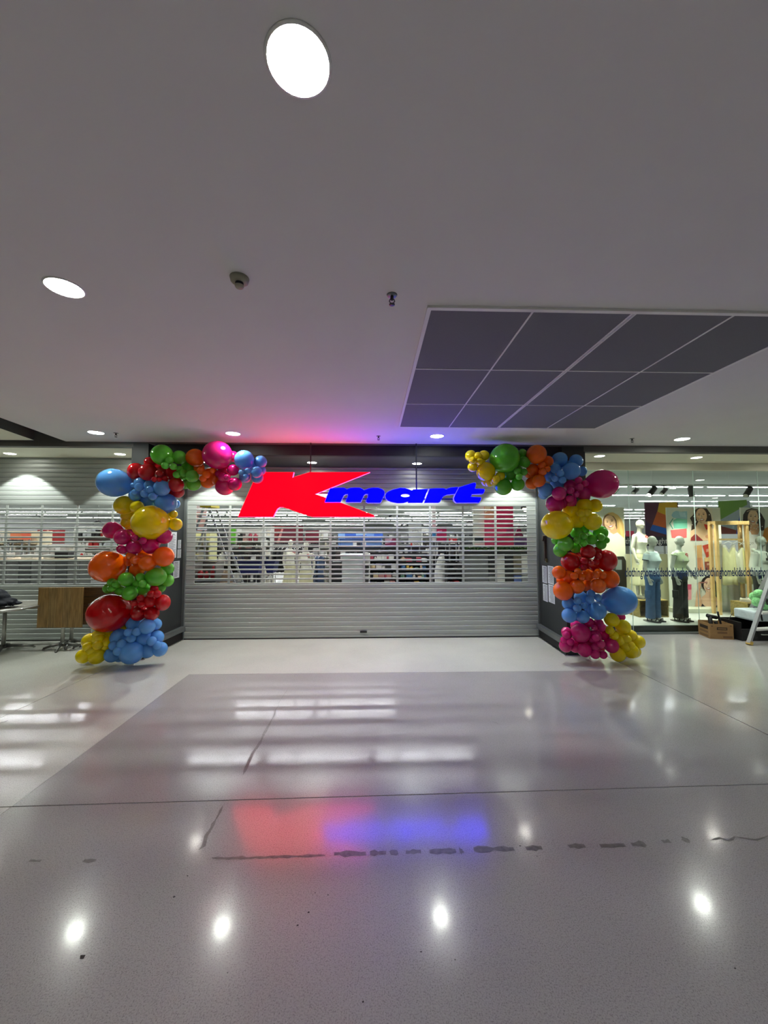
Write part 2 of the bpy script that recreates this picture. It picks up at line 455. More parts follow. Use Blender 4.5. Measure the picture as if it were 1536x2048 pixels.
# ------------------------------------------------------------------ roller shutters
PITCHZ = 0.0889
Z_OPEN0, Z_OPEN1 = 1.028, 2.540
def slat_profile(h): return [(0.0,0.0),(-0.008,0.004),(-0.013,h*0.35),(-0.014,h-0.008),(-0.004,h-0.001),(0.012,h-0.001),(0.012,0.0)]
def open_profile(h): return [(0.0,0.0),(-0.007,0.003),(-0.010,h*0.5),(-0.007,h-0.003),(0.0,h),(0.010,h),(0.010,0.0)]
def add_profile(mb, x0, x1, z, h, f=slat_profile):
    pr_ = f(h); n = len(pr_)
    vs = [(x0, SY+y, z+q) for y, q in pr_] + [(x1, SY+y, z+q) for y, q in pr_]
    fs = [(i, (i+1)%n, n+(i+1)%n, n+i) for i in range(n)] + [tuple(range(n))[::-1], tuple(range(n,2*n))]
    mb.add(vs, fs)
def shutter(label, x0, x1, webs, ztop, lock_x=None):
    t = thing('roller_shutter', label, 'shutter', ((x0+x1)/2, SY, 0))
    nb = int(round((Z_OPEN0-0.06)/PITCHZ))
    zb = Z_OPEN0 - nb*PITCHZ
    bot = MB().box((x0,SY-0.03,0.025), (x1,SY+0.03,zb+0.004))
    part('bottom_rail', bot, SHUT, t); part('rubber_seal', MB().box((x0,SY-0.02,0.0), (x1,SY+0.02,0.025)), BLACK, t)
    for k in range(nb):
        m = MB(); add_profile(m, x0, x1, zb + k*PITCHZ, PITCHZ); part('slat', m, SHUT, t)
    z = Z_OPEN1
    while z < ztop - 0.005:
        m = MB(); add_profile(m, x0, x1, z, min(PITCHZ, ztop - z)); part('slat', m, SHUT, t); z += PITCHZ
    for k in range(17):
        z = Z_OPEN0 + k*PITCHZ
        m = MB(); add_profile(m, x0, x1, z, 0.031, open_profile)
        ws = [(w_-0.020, w_+0.020) for w_ in webs[1:-1]] + [(x0, webs[0]), (webs[-1], x1)]
        for a, b in ws: m.box((a,SY-0.008,z+0.025), (b,SY+0.008,z+PITCHZ+0.001))
        part('open_slat', m, SHUT, t)
    for gx in (x0-0.03, x1-0.02):
        part('guide_rail', MB().box((gx,SY-0.05,0.0), (gx+0.05,SY+0.05,ztop)), GUIDE, t)
    if lock_x is not None:
        p = MB().box((lock_x-0.065,SY-0.036,0.105), (lock_x+0.065,SY-0.029,0.14)); part('lock_plate', p, BLACK, t, 'small black lock plate')
    return t
WEBS = [-3.385,-2.738,-2.093,-1.447,-0.801,-0.151,0.495,1.142,1.789,2.436,3.062]
shutter('wide aluminium roller shutter closing the shop entrance, with see-through slots across its middle', -3.565, 3.262, WEBS, 3.302, at(727,1266,SY).x)
shutter('aluminium roller shutter on the left, behind the cafe tables', -9.6, -3.96, [-9.55]+[-6.929-0.655*k for k in (3,2,1)]+[-6.929,-6.277,-5.616,-4.961,-4.31,-4.0], 3.456)
struct('trim_10', MB().box((-13,SY-0.05,0), (-9.63,SY+0.1,3.458)), CHAR)

# ------------------------------------------------------------------ shop window at the right
wi = struct('window_1', MB().box((PRX1,GY-0.02,3.435), (13,GY+0.04,3.452)), GUIDE)
part('window_sill', MB().box((PRX1,GY-0.10,0.0), (13,GY+0.03,0.022)), GUIDE, wi)
xs = [PRX1+0.003] + [at(1255,928,GY).x - 1.37 + 1.37*k for k in range(0,7)]
for a, b in zip(xs, xs[1:]):
    part('glass_pane', MB().box((a+0.004,GY-0.005,0.022), (b-0.004,GY+0.005,3.436)), GLASS, wi)
    part('glass_joint', MB().box((b-0.004,GY-0.006,0.022), (b+0.004,GY+0.006,3.436)), GLASSEDGE, wi)
NAVYP = mat('navy_vinyl_film', (14, 40, 80), 0.5, var=0.02)
t0 = at(1409,1158,GY-0.006); per = at(1487.6,1158,GY-0.006).x - t0.x
mb = MB(); put_text(mb, 'clothinghomekids'*5, (t0.x-2*per, GY-0.0065, at(1409,1158.5,GY).z), per*5*0.995, height=per*0.29, bold=0.022)
part('window_lettering', mb, NAVYP, wi, 'dark blue lower-case lettering repeating clothing, home, kids')

# ------------------------------------------------------------------ ceiling fittings
def downlight(px, py, z, r, lens, label, group=None, name='downlight', pos=None, spot=0.0, cone=100):
    p = Vector(pos) if pos else atz(px, py, z)
    t = thing(name, label, 'light', (p.x, p.y, z), 0, group)
    part('trim_ring', MB().lathe([(r*0.99,-0.006),(r*1.06,-0.004),(r*1.08,0.0),(r*1.0,0.0)], (0,0,0), 32, cap=False), WHITE, t, world=False)
    part('lens', MB().lathe([(0.0001,-0.0035),(r,-0.0035),(r,-0.0005),(0.0001,-0.0005)], (0,0,0), 32), lens, t, world=False)
    if spot:
        ld = bpy.data.lights.new('downlight_beam', 'SPOT'); ld.energy = spot; ld.spot_size = R(cone); ld.spot_blend = 0.12
        ld.shadow_soft_size = 0.03; ld.color = (0.95, 1.0, 0.93)
        lo = link(bpy.data.objects.new('downlight_beam', ld)); lo.parent = t; lo.location = (0,0,-0.03)
    return t
GD = 'round downlights of the mall ceiling'
for px, py, lb in [(597,124,'round downlight nearest overhead, by far the largest in view'),(129,575,'round downlight far left in the ceiling, before the smoke detector'),
        (192,865,'round ceiling downlight above the left cafe tables'),(466,867,'round ceiling downlight above the pink end of the left balloon garland'),
        (874,872,'round ceiling downlight in the blue glow beside the grey panel'),(1364,878,'round ceiling downlight before the shop window at the right')]:
    downlight(px, py, CZ, 0.098, LENS, lb, GD)
for x, y in [(-3.6,-0.9),(2.4,-0.6),(-1.2,-3.4),(4.6,-3.2),(7.5,1.0),(7.8,5.9),(-1.4,-6.2),(6.5,-6),(-3.9,-4.6),(1.8,-2.2),(2.9,-5.0),(10,-2),(10,3),(-1.0,-1.9)]:  # unseen downlights; the later ones are added to brighten the ceiling
    downlight(0, 0, CZ, 0.098, LENS, 'unseen round ceiling downlight outside the picture', GD, pos=(x,y,CZ))
GS = 'soffit downlights above the shopfront'
for px, py, z, lb in [(20,907,3.457,'oval soffit downlight at the far left over the side shutter'),(240,908,3.457,'soffit downlight over the right end of the side shutter'),
        (624,925,3.304,'soffit downlight behind the red letter, left of centre'),(834,927,3.304,'soffit downlight behind the blue letters, by the hanging rod'),
        (1199,912,3.451,'soffit downlight above the window by the right garland'),(1393,915,3.451,'soffit downlight above the window, right of the garland')]:
    downlight(px, py, z, 0.085, LENS_S, lb, GS, spot=W_SPOT, cone=100)
for x, y, z in [(-3.02,7.08,3.304),(2.74,7.12,3.304),(8.12,7.15,3.451),(-8.5,7.2,3.457)]:
    downlight(0, 0, z, 0.085, LENS_S, 'soffit downlight hidden behind the balloons or past the frame', GS, pos=(x,y,z), spot=W_SPOT, cone=100)
# smoke detector
p = atz(479,556,CZ)
t = thing('smoke_detector', 'off-white round smoke detector on the ceiling', 'smoke detector', (p.x,p.y,CZ))
DET = mat('detector_plastic', (150, 148, 128), 0.5)
part('base', MB().lathe([(0.0001,-0.030),(0.036,-0.030),(0.050,-0.022),(0.055,0.0),(0.0001,0.0)], n=28), DET, t, world=False)
part('sensor_head', MB().lathe([(0.0001,-0.058),(0.022,-0.058),(0.026,-0.050),(0.026,-0.046)], n=24), DET, t, world=False)
part('sensor_slot', MB().lathe([(0.024,-0.046),(0.024,-0.030)], n=24, cap=False), BLACK, t, world=False)
# sprinklers
def sprinkler(px, py, lb):
    p = atz(px, py, CZ)
    t = thing('fire_sprinkler', lb, 'sprinkler', (p.x,p.y,CZ), 0, 'fire sprinklers in the ceiling')
    part('escutcheon', MB().lathe([(0.0001,-0.006),(0.028,-0.006),(0.034,0.0),(0.0001,0.0)], n=20), GUIDE, t, world=False)
    b = MB().lathe([(0.010,-0.006),(0.011,-0.02),(0.008,-0.03),(0.008,-0.034)], n=12)
    b.tube([(0.010,0,-0.026),(0.017,0,-0.04),(0.004,0,-0.060)], 0.0035, 6); b.tube([(-0.010,0,-0.026),(-0.017,0,-0.04),(-0.004,0,-0.060)], 0.0035, 6)
    part('frame', b, mat('sprinkler_metal', (70,70,72), 0.35, metal=0.7), t, world=False)
    part('deflector', MB().lathe([(0.0001,-0.060),(0.018,-0.060),(0.018,-0.064),(0.0001,-0.064)], n=16), MATS['sprinkler_metal'], t, world=False)
sprinkler(784,590,'fire sprinkler head by itself in mid ceiling'); sprinkler(232,866,'fire sprinkler head just right of a left downlight')
sprinkler(757,872,'small fire sprinkler head between the pink and blue glow'); sprinkler(1264,877,'fire sprinkler head above the right balloon garland')
# dark acoustic panel of 12 tiles
TILE = mat('acoustic_tile', (112, 113, 118), 0.85, var=0.05, scale=150)
PX = [0.378,1.077,1.772,2.468,3.165]; PY = [2.475,3.415,4.362,5.325]
t = thing('ceiling_panel', 'dark grey gridded acoustic panel of twelve tiles set in the white ceiling', 'ceiling panel', ((PX[0]+PX[4])/2,(PY[0]+PY[3])/2,CZ))
for i in range(4):
    for j in range(3):
        a0 = PX[i] + (0.016 if i == 2 else 0.006); a1 = PX[i+1] - (0.016 if i == 1 else 0.006)
        part('panel_tile', MB().box((a0,PY[j]+0.006,CZ-0.012), (a1,PY[j+1]-0.006,CZ)), TILE, t)
for i in range(5):
    if i == 2:
        for s in (-0.014, 0.014): part('grid_bar', MB().box((PX[2]+s-0.005,PY[0],CZ-0.016), (PX[2]+s+0.005,PY[3],CZ)), WHITE, t)
    else:
        hw = 0.014 if i in (0, 4) else 0.007
        part('grid_bar', MB().box((PX[i]-hw,PY[0]-0.014,CZ-0.016), (PX[i]+hw,PY[3]+0.014,CZ)), WHITE, t)
for j in range(4):
    hw = 0.016 if j == 0 else (0.012 if j == 3 else 0.006)
    part('grid_bar', MB().box((PX[0]-0.014,PY[j]-hw,CZ-0.0155), (PX[4]+0.014,PY[j]+hw,CZ)), WHITE, t)

# ------------------------------------------------------------------ the hanging illuminated sign
SIGY = 6.28
REDF = mat('red_sign_face', (255, 0, 11), 0.5, emit=L_RED, var=0.0, spec=0.1, dark=0.02)
BLUEF = mat('blue_sign_face', (0, 0, 255), 0.5, emit=L_BLUE, var=0.0, spec=0.1, dark=0.02)
REDS = mat('red_sign_side', (255, 40, 90), 0.4, emit=11, var=0.0)
BLUES = mat('blue_sign_side', (40, 30, 255), 0.4, emit=16, var=0.0)
def sgn(z5, s, ox, oy): return [(ox + x/s, oy + y/s) for x, y in z5]
def letter(loops, m, ms, parent, Y, depth=0.07):
    LL = []
    for l in loops:
        P = [at(x, y, Y) for x, y in l]; LL.append([(p.x, p.z) for p in P])
    mb = MB().prism(LL, (0,Y,0), (1,0,0), (0,0,1), (0,1,0), depth, 0, 1, 2)
    return part('letter', mb, [m, ms, BLACK], parent)
c = at(720, 990, SIGY)
sign = thing('shop_sign', 'illuminated hanging shop sign with huge red K and blue mart lettering', 'sign', (c.x, SIGY, c.z))
K = sgn([(157,183),(362,183),(355,215),(372,208),(455,183),(796,183),(484,308),(640,360),(826,431),(815,437),(470,437),(440,430),(330,391),(302,382),(283,382),(268,392),(245,437),(45,437)], 2.844, 460, 880)
letter([K], REDF, REDS, sign, SIGY)
M_ = sgn([(258,225),(490,220),(515,228),(540,245),(600,224),(690,217),(770,222),(810,238),(835,262),(920,230),(1000,219),(1080,222),(1150,245),(1180,275),(1190,310),(1180,345),(1125,460),(1105,475),(900,475),(868,455),(905,370),(905,328),(865,325),(835,345),(785,455),(770,465),(535,465),(525,447),(565,355),(560,327),(520,330),(490,350),(440,455),(430,465),(170,465),(170,445)], 8.533, 630, 950)
letter([M_], BLUEF, BLUES, sign, SIGY-0.03)
A1 = sgn([(1210,405),(1197,360),(1212,315),(1260,280),(1330,250),(1430,228)], 8.533, 630, 950)
A2 = sgn([(0,220),(80,224),(150,243),(200,262),(230,245),(480,238),(385,475),(130,475),(140,455),(60,478),(0,480)], 8.533, 800, 950)
A3 = sgn([(1400,480),(1290,458),(1240,435)], 8.533, 630, 950)
hole = sgn([(90+78*math.cos(-a), 352+28*math.sin(-a)) for a in [2*PI*k/16 for k in range(16)]], 8.533, 800, 950)
letter([A1+A2+A3, hole], BLUEF, BLUES, sign, SIGY-0.03)
R_ = sgn([(505,234),(740,230),(765,236),(780,247),(860,218),(960,208),(1000,212),(940,325),(880,330),(800,338),(740,362),(715,395),(680,460),(660,475),(412,475)], 8.533, 800, 950)
letter([R_], BLUEF, BLUES, sign, SIGY-0.03)
T_ = sgn([(1006,212),(1262,134),(1290,138),(1295,155),(1275,237),(1430,240),(1445,258),(1420,315),(1405,322),(1225,330),(1205,375),(1375,382),(1386,402),(1355,462),(1345,472),(965,475),(930,445),(918,400),(946,327)], 8.533, 800, 950)
letter([T_], BLUEF, BLUES, sign, SIGY-0.03)
for px, y1 in ((620.5,958),(833,985)):
    a = at(px, 940, SIGY+0.06); b = at(px, y1, SIGY+0.06)
    part('hanging_rod', MB().tube([(a.x,SIGY+0.085,CZ-0.002),(a.x,SIGY+0.085,b.z)], 0.011, 8), CHAR, sign)
a = at(632,986,SIGY+0.09); b = at(665,986,SIGY+0.09); part('support_bar', MB().box((a.x-0.5,SIGY+0.075,a.z-0.013), (b.x,SIGY+0.1,a.z+0.013)), BLACK, sign)
a = at(655,998,SIGY+0.09); b = at(930,998,SIGY+0.09); part('support_bar', MB().box((a.x,SIGY+0.045,a.z-0.012), (b.x,SIGY+0.075,a.z+0.012)), BLACK, sign)

# ------------------------------------------------------------------ balloon garlands
BCOL = dict(R=('red',(200,6,18)), O=('orange',(250,112,4)), Y=('yellow',(246,226,0)), G=('green',(100,200,52)), B=('blue',(98,168,236)), P=('pink',(212,24,118)))
def balloon_mesh(code):
    nm, col = BCOL[code]
    prof = []
    for k in range(17):                       # +z is the knot end
        th = PI * (1 - k/16); zz = math.cos(th)
        rr = math.sin(th) * (1 - 0.10*max(0, zz)**1.5) * (1.0 - 0.03*zz)
        prof.append((max(rr, 0.0001), zz*(1.0 + 0.10*max(0, zz))))
    prof[-1] = (0.030, 1.095)
    prof += [(0.026, 1.13), (0.060, 1.19), (0.055, 1.20), (0.0001, 1.19)]
    return MB().lathe(prof, n=28).mesh('balloon', mat('latex_'+nm, col, 0.10, var=0.04, scale=2.0, spec=0.55, coat=0.35, trans=0.22))
BM = {k: balloon_mesh(k) for k in BCOL}
OFFS = {1:(180,870,7.68),2:(350,870,7.68),3:(170,1030,7.68),4:(140,1160,6.982),5:(920,870,7.68),6:(1060,880,7.68),7:(1070,1040,7.68),8:(1100,1150,7.68)}
LEFT = [
 (1,'B',[(375,735,232,.2,255,222),(770,735,86,.5),(668,770,42,.5),(755,800,65,.1),(915,775,82,.5),(920,838,58,.1),(1100,815,122,.2),(838,903,60,.1),(962,945,60,.1),(695,925,90,.6),(895,1015,110,.9),(1165,1050,165,.6,160,150),(690,878,45,.3),(1310,1060,70,1.3),(830,860,110,1.6),(1010,900,110,1.6)]),
 (1,'R',[(715,560,132,.5),(892,570,135,.25),(915,415,80,.8),(1090,560,140,1.0),(1065,585,52,.2),(990,682,42,.1),(1062,690,36,.2),(1150,672,52,.4),(1235,590,105,1.0),(1325,765,112,.4),(1355,878,88,.9),(1250,860,90,1.2),(1000,640,120,1.6)]),
 (1,'G',[(1110,308,160,.1),(1370,345,107,.4),(1222,392,58,.1),(1158,467,58,.1),(1280,485,54,.1),(1375,520,50,.4),(1335,607,58,.3),(1430,585,60,.3)]),
 (2,'G',[(265,632,96,.2),(285,752,105,.7),(200,500,95,1.1),(110,640,75,1.2),(170,745,85,1.4)]),
 (2,'O',[(312,348,138,.5),(400,550,62,.2),(482,605,62,.2),(430,668,52,.2),(575,545,42,.3),(500,715,105,.9),(595,680,95,1.0),(560,610,110,1.4),(370,500,80,1.2)]),
 (2,'P',[(655,310,222,0),(890,540,88,.5),(800,655,52,.1),(740,645,78,.6),(918,752,105,.4),(765,790,140,.8),(895,330,85,1.3),(770,560,110,1.4),(690,600,70,1.0)]),
 (2,'B',[(1068,385,150,.1),(1315,410,96,.5),(1252,570,90,.2),(1025,575,48,.1),(1120,556,53,.1),(1085,638,46,.1),(1075,650,88,.7),(1265,655,92,.8),(1322,545,75,.9),(1170,460,100,1.3)]),
 (1,'Y',[(925,1345,282,0,292,268),(530,1082,148,.7),(725,1108,98,.4),(600,1230,115,1.0),(570,1340,88,1.0),(650,1380,110,1.2),(1285,1218,58,.9),(1318,1372,95,.8),(1225,1260,80,1.2)]),
 (3,'P',[(425,235,140,.7,148,136),(580,340,122,.2),(765,350,50,.1),(890,395,55,.1),(755,495,112,.35),(1010,480,118,.35),(585,535,62,.3),(548,520,62,.6),(1215,325,120,.6),(720,290,100,1.2),(1050,390,120,1.2),(880,480,110,1.3)]),
 (3,'O',[(345,790,258,.2,268,248),(700,625,65,.4),(905,640,108,.7),(775,695,72,.3),(955,740,122,.1),(1205,640,154,.25),(800,835,110,.6),(660,705,85,.9),(1050,680,110,1.4)]),
 (3,'G',[(640,990,116,.1,126,106),(690,1195,116,.1,128,106),(850,955,65,.3),(885,1055,60,.1),(790,1050,55,.4),(1085,950,152,.25,166,140),(1265,820,98,.9),(1265,1005,95,.8),(410,1035,65,.4),(485,1060,66,.3),(355,1130,76,.6),(405,1130,58,.3),(530,1160,72,.7),(900,1140,95,.7),(1160,1115,78,.9),(560,950,85,.9),(750,1090,110,1.3)]),
 (4,'R',[(560,460,275,.1,290,258),(985,255,50,.25),(895,325,45,.2),(995,345,46,.2),(1120,290,90,.4),(1130,195,50,.2),(1215,195,56,.3),(1175,125,56,.4),(1295,315,120,.5,104,128),(960,460,110,.5),(1140,465,100,.5),(1050,380,110,1.2),(920,380,90,1.1)]),
 (4,'B',[(905,600,112,.8),(1075,650,106,.3),(1190,620,85,.9),(815,730,58,.2),(930,725,58,.2),(860,815,60,.3),(685,800,116,.5),(1035,800,112,.6),(1205,805,100,.8),(1140,855,65,.4),(610,915,65,.25),(725,895,68,.2),(675,990,66,.1),(862,1010,158,.15),(590,1045,102,.4),(1085,985,102,.6),(1255,965,100,.7),(1215,915,60,.5),(690,1070,75,.8),(930,720,120,1.3),(800,900,120,1.3)]),
 (4,'Y',[(280,850,105,.6),(400,760,78,.5),(560,720,110,1.0),(400,830,82,.4),(255,940,72,.3),(305,985,76,.3),(390,910,66,.25),(515,870,72,.5),(500,920,62,.5),(195,1060,100,.2),(375,1060,112,.3),(470,985,85,.7),(330,900,85,.7),(690,690,85,1.1),(300,990,110,1.1)]),
]
RIGHT = [
 (5,'Y',[(165,320,88,.4),(275,320,60,.2),(365,320,86,.6),(195,390,56,.1),(300,405,56,.1),(192,492,76,.4),(395,560,145,.2),(550,680,66,.1),(620,630,72,.5),(450,735,62,.5),(400,715,72,.7),(525,715,62,.3),(300,420,90,1.1)]),
 (5,'G',[(690,365,232,0),(985,420,92,.4),(960,285,72,.8),(880,555,56,.1),(980,570,56,.1),(905,640,53,.1),(770,610,96,.7),(665,795,132,.5),(885,757,102,.4),(850,540,100,1.3)]),
 (5,'O',[(1175,300,150,.1),(1120,545,105,.6),(1260,470,62,.3),(1345,405,86,.5),(1345,525,46,.2),(1270,565,62,.2),(1210,700,100,.2),(1105,740,96,.5),(1060,605,62,.8),(1210,580,110,1.2)]),
 (6,'B',[(455,300,115,.6),(705,322,102,.6),(625,480,142,.15,150,134),(390,440,76,.4),(465,515,56,.1),(385,595,51,.1),(500,615,56,.1),(795,480,78,.8),(310,560,85,.8),(240,765,110,.5),(420,655,105,.8),(205,840,75,.9),(550,420,110,1.4)]),
 (6,'P',[(1095,680,236,.15,250,222),(450,822,108,.1),(615,705,90,.5),(745,620,56,.2),(845,670,52,.25),(762,725,56,.1),(620,780,58,.1),(705,838,48,.1),(612,900,56,.1),(830,820,104,.6),(385,985,136,.5),(620,940,96,.7),(480,960,100,.8),(850,880,72,.8),(720,760,110,1.3)]),
 (6,'Y',[(415,1305,236,0,248,222),(840,1015,122,.6),(1000,1012,106,.5),(960,1255,135,.15),(610,1085,105,.8),(720,1250,112,.7),(785,1125,66,.3),(875,1130,72,.25),(830,1210,62,.3),(740,1130,120,1.4)]),
 (7,'G',[(640,200,92,.7),(760,160,66,.7),(1010,195,106,.5),(745,248,58,.1),(650,315,56,.1),(745,355,56,.1),(872,305,76,.25),(1010,265,62,.15),(1095,310,50,.25),(1015,375,76,.3),(470,365,118,.2),(390,465,105,.6),(625,425,82,.7),(330,310,75,1.0),(780,280,120,1.3)]),
 (7,'R',[(550,640,145,.4),(810,490,112,.2),(1090,622,162,.3),(960,470,62,.5),(970,550,52,.25),(755,630,56,.15),(850,660,56,.15),(750,725,52,.2),(930,650,52,.2),(720,600,120,1.0),(900,700,100,1.0)]),
 (7,'O',[(370,805,103,.35),(420,930,90,.9),(520,870,98,.5),(605,860,58,.1),(660,795,56,.2),(715,880,50,.1),(810,840,92,.5),(970,810,62,.35),(930,840,62,.2),(1035,850,60,.15),(1140,905,144,.4),(435,1085,148,.15),(645,1022,116,.1,120,112),(970,1010,114,.1),(800,1000,92,.8),(800,950,120,1.4)]),
 (8,'B',[(1060,395,232,.15,250,212),(285,440,96,.5),(470,340,96,.6),(630,290,62,.3),(425,400,58,.1),(615,380,62,.1),(735,345,56,.15),(520,475,50,.2),(420,510,62,.05),(295,620,110,.2),(505,640,98,.25),(718,550,136,.15),(380,670,105,.9),(620,480,110,1.1),(800,440,90,.8)]),
 (8,'P',[(605,730,72,.5),(745,740,72,.5),(680,810,42,.25),(790,810,58,.2),(470,890,145,.2),(255,880,80,.6),(255,930,62,.35),(220,1010,62,.45),(315,1030,56,.25),(240,1090,96,.4),(385,1115,76,.5),(525,1150,106,.2),(680,950,102,.25),(700,960,62,.05),(690,1110,66,.2),(780,1060,62,.05),(690,1215,72,.1),(815,1225,62,.2),(940,1085,110,.2),(830,920,86,.6),(1090,640,62,1.0),(590,1050,85,.8),(420,1020,95,.9),(400,780,82,.7),(760,830,110,1.1),(720,1120,110,1.0)]),
 (8,'Y',[(950,690,112,.35,116,104),(1120,800,118,.5,122,112),(920,850,66,.25),(985,930,66,.25),(1245,930,86,.6),(1080,900,82,.7),(1170,990,72,.3),(1355,1025,98,.5),(1070,1010,82,.4),(1150,1090,92,.3),(1240,1080,62,.2),(1240,1165,112,.3),(1040,1215,112,.25),(1285,1170,100,.6),(1330,990,72,.6),(1180,1060,110,1.1)]),
]
def garland(label, data, base_x, axis_px, yf):
    t = thing('balloon_garland', label, 'balloon garland', (base_x, 6.15, 0))
    for reg, code, lst in data:
        ox, oy, s = OFFS[reg]
        tot = sum(e[2]**2 for e in lst)
        mx = sum(e[0]*e[2]**2 for e in lst)/tot; my = sum(e[1]*e[2]**2 for e in lst)/tot
        cen = at(ox+mx/s, oy+my/s, yf+0.42)
        for e in lst:
            px, py, rp, lay = ox+e[0]/s, oy+e[1]/s, e[2]/s, e[3]
            d = ray(px, py)
            zc = d.y*math.cos(YAW) + d.x*math.sin(YAW)
            zc = zc*math.cos(PITCH) + d.z*math.sin(PITCH)
            kk = rp / FOCAL * zc / d.y            # metres of radius per metre of Y
            if len(e) > 4: kk *= 0.97
            yc = (yf + lay*0.34) / (1 - 0.85*kk)
            kz, dz = kk, d.z / d.y
            if CAM_Z + dz*yc - kz*yc < 0.004: yc = (CAM_Z-0.004) / (kz - dz)
            if CAM_Z + dz*yc + kz*yc*1.0 > CZ-0.004: yc = (CZ-0.004-CAM_Z) / (dz + kz)
            if CAM_Z + dz*yc > 2.95 and yc*(1+kk) > FY-0.01: yc = (FY-0.01)/(1+kk)
            if 1000 > px > 462 and yc*(1+kk) > SIGY-0.05: yc = (SIGY-0.05)/(1+kk)
            P = Vector((0,0,CAM_Z)) + d*(yc/d.y); r = kk*yc
            size = 'large' if rp > 26 else ('medium' if rp > 12 else 'small')
            o = link(bpy.data.objects.new('balloon', BM[code])); o.parent = t
            o.location = P - t.location
            ax = cen - P
            if len(e) > 4: ax = Vector((cen.x-P.x, 0.12, (cen.z-P.z)*0.5))
            if ax.length < 1e-3: ax = Vector((0,1,0))
            if code == 'O' and reg == 3 and size == 'large': ax = Vector((-1, 0.15, -0.36))
            q = ax.normalized().to_track_quat('Z', 'Y')
            o.rotation_mode = 'QUATERNION'; o.rotation_quaternion = q
            st = 1.0 if len(e) <= 4 else (e[4]/e[5])
            o.scale = (r, r, r*0.97) if len(e) <= 4 else (r*0.97, r*0.97, r*st*0.93)
            o['label'] = size + ' ' + BCOL[code][0] + ' latex balloon'
    return t
garland('left balloon garland, its foot yellow and blue, its upper tip blue', LEFT, -3.6, 0, 5.82)
garland('right balloon garland, its foot pink and yellow, its upper tip yellow', RIGHT, 3.75, 0, 5.82)

# ------------------------------------------------------------------ notices and fittings on the pillars
PAPER = mat('notice_paper', (196, 202, 206), 0.6, var=0.02)
PRINT = mat('notice_print', (96, 102, 110), 0.6, var=0.3, scale=60)
def notice(frame, u0, u1, z0, z1, lb, dense=True):
    """paper taped on a splayed pillar face; frame gives a point and direction along the face"""
    o, ux, n = frame
    t = MB(); 
    P = lambda u, z, e: o + ux*u + n*e + Vector((0,0,z))
    t.add([P(u0,z0,.003),P(u1,z0,.003),P(u1,z1,.003),P(u0,z1,.003),P(u0,z0,.0005),P(u1,z0,.0005),P(u1,z1,.0005),P(u0,z1,.0005)], [(0,1,2,3),(4,5,1,0),(5,6,2,1),(6,7,3,2),(7,4,0,3)])
    o2 = solo('paper_notice', t, PAPER, lb, 'notice', 'paper notices on the pillars')
    k = MB(); h = z1 - z0; wv = u1 - u0; z = z1 - h*0.10; r = random.Random(int(u0*1000+z0*77))
    k.add([P(u0+wv*.1,z,.004),P(u0+wv*.75,z,.004),P(u0+wv*.75,z+h*.035,.004),P(u0+wv*.1,z+h*.035,.004)], [(0,1,2,3)])
    while z > z0 + h*0.08:
        z -= h*0.035
        e = r.uniform(.6,.92)
        k.add([P(u0+wv*.1,z,.004),P(u0+wv*e,z,.004),P(u0+wv*e,z+h*.013,.004),P(u0+wv*.1,z+h*.013,.004)], [(0,1,2,3)])
    part('printed_text', k, PRINT, o2)
def face(p0, p1, side):
    a, b = Vector((p0[0],p0[1],0)), Vector((p1[0],p1[1],0))
    u = (b-a).normalized(); return (a, u, Vector((-u.y*side, u.x*side, 0)))
def on_face(fr, px, py):
    d = ray(px, py); o, u, n = fr
    s = (o - Vector((0,0,CAM_Z))).dot(n) / d.dot(n)
    P = Vector((0,0,CAM_Z)) + d*s
    return (P - o).dot(u), P.z
FR = face((3.225,FY),(3.275,SY-0.02), 1); FL = face((-3.66,FY),(-3.59,SY-0.02), -1)
def pn(fr, x0, x1, y0, y1, lb):
    u0, z1 = on_face(fr, x0, y0); u1, z1b = on_face(fr, x1, y0); _, z0 = on_face(fr, x0, y1)
    notice(fr, min(u0,u1), max(u0,u1), z0, z1, lb)
pn(FR, 1084.5,1093.5,1131,1164,'printed notice on the right pillar, upper inner one of four'); pn(FR, 1095.5,1107,1131,1166,'printed notice on the right pillar, upper outer one of four')
pn(FR, 1086,1095,1167,1200,'printed notice on the right pillar, lower inner one of four'); pn(FR, 1097,1109,1168,1203,'printed notice on the right pillar, lower outer one of four')
pn(FL, 347,359,1123,1157,'printed notice on the left pillar, lowest of its cluster'); pn(FL, 355,362,1099,1116,'small notice on the left pillar, just above the lowest one')
pn(FL, 336,353.5,1064,1117,'large pale poster on the left pillar beside the yellow balloons'); pn(FL, 356,362,1080,1097,'tiny notice on the left pillar beside the large pale poster')
u, z = on_face(FR, 1093, 1100)
def fp(fr, u, z, e): return fr[0] + fr[1]*u + fr[2]*e + Vector((0,0,z))
mb = MB(); mb.bar(fp(FR,u,z+0.24,0.02), fp(FR,u,z-0.20,0.02), 0.05, 0.03); mb.bar(fp(FR,u-0.02,z+0.27,0.03), fp(FR,u+0.03,z+0.17,0.03), 0.08, 0.03)
t = solo('hanging_lanyard', mb, mat('brown_strap', (58, 48, 40), 0.7, var=0.2, scale=30), 'dark brown strap hanging on the right pillar above a small key switch', 'strap')
u, z = on_face(FR, 1095.5, 1121)
mb = MB(); mb.bar(fp(FR,u,z-0.035,0.008), fp(FR,u,z+0.035,0.008), 0.06, 0.014)
t = solo('key_switch', mb, mat('brass_plate', (120, 108, 70), 0.4, metal=0.5), 'small brassy key switch plate on the right pillar', 'switch')
q = fp(FR,u,z,0.016); part('key_slot', MB().bar(q - Vector((0,0,0.01)), q + Vector((0,0,0.01)), 0.006, 0.01), BLACK, t)

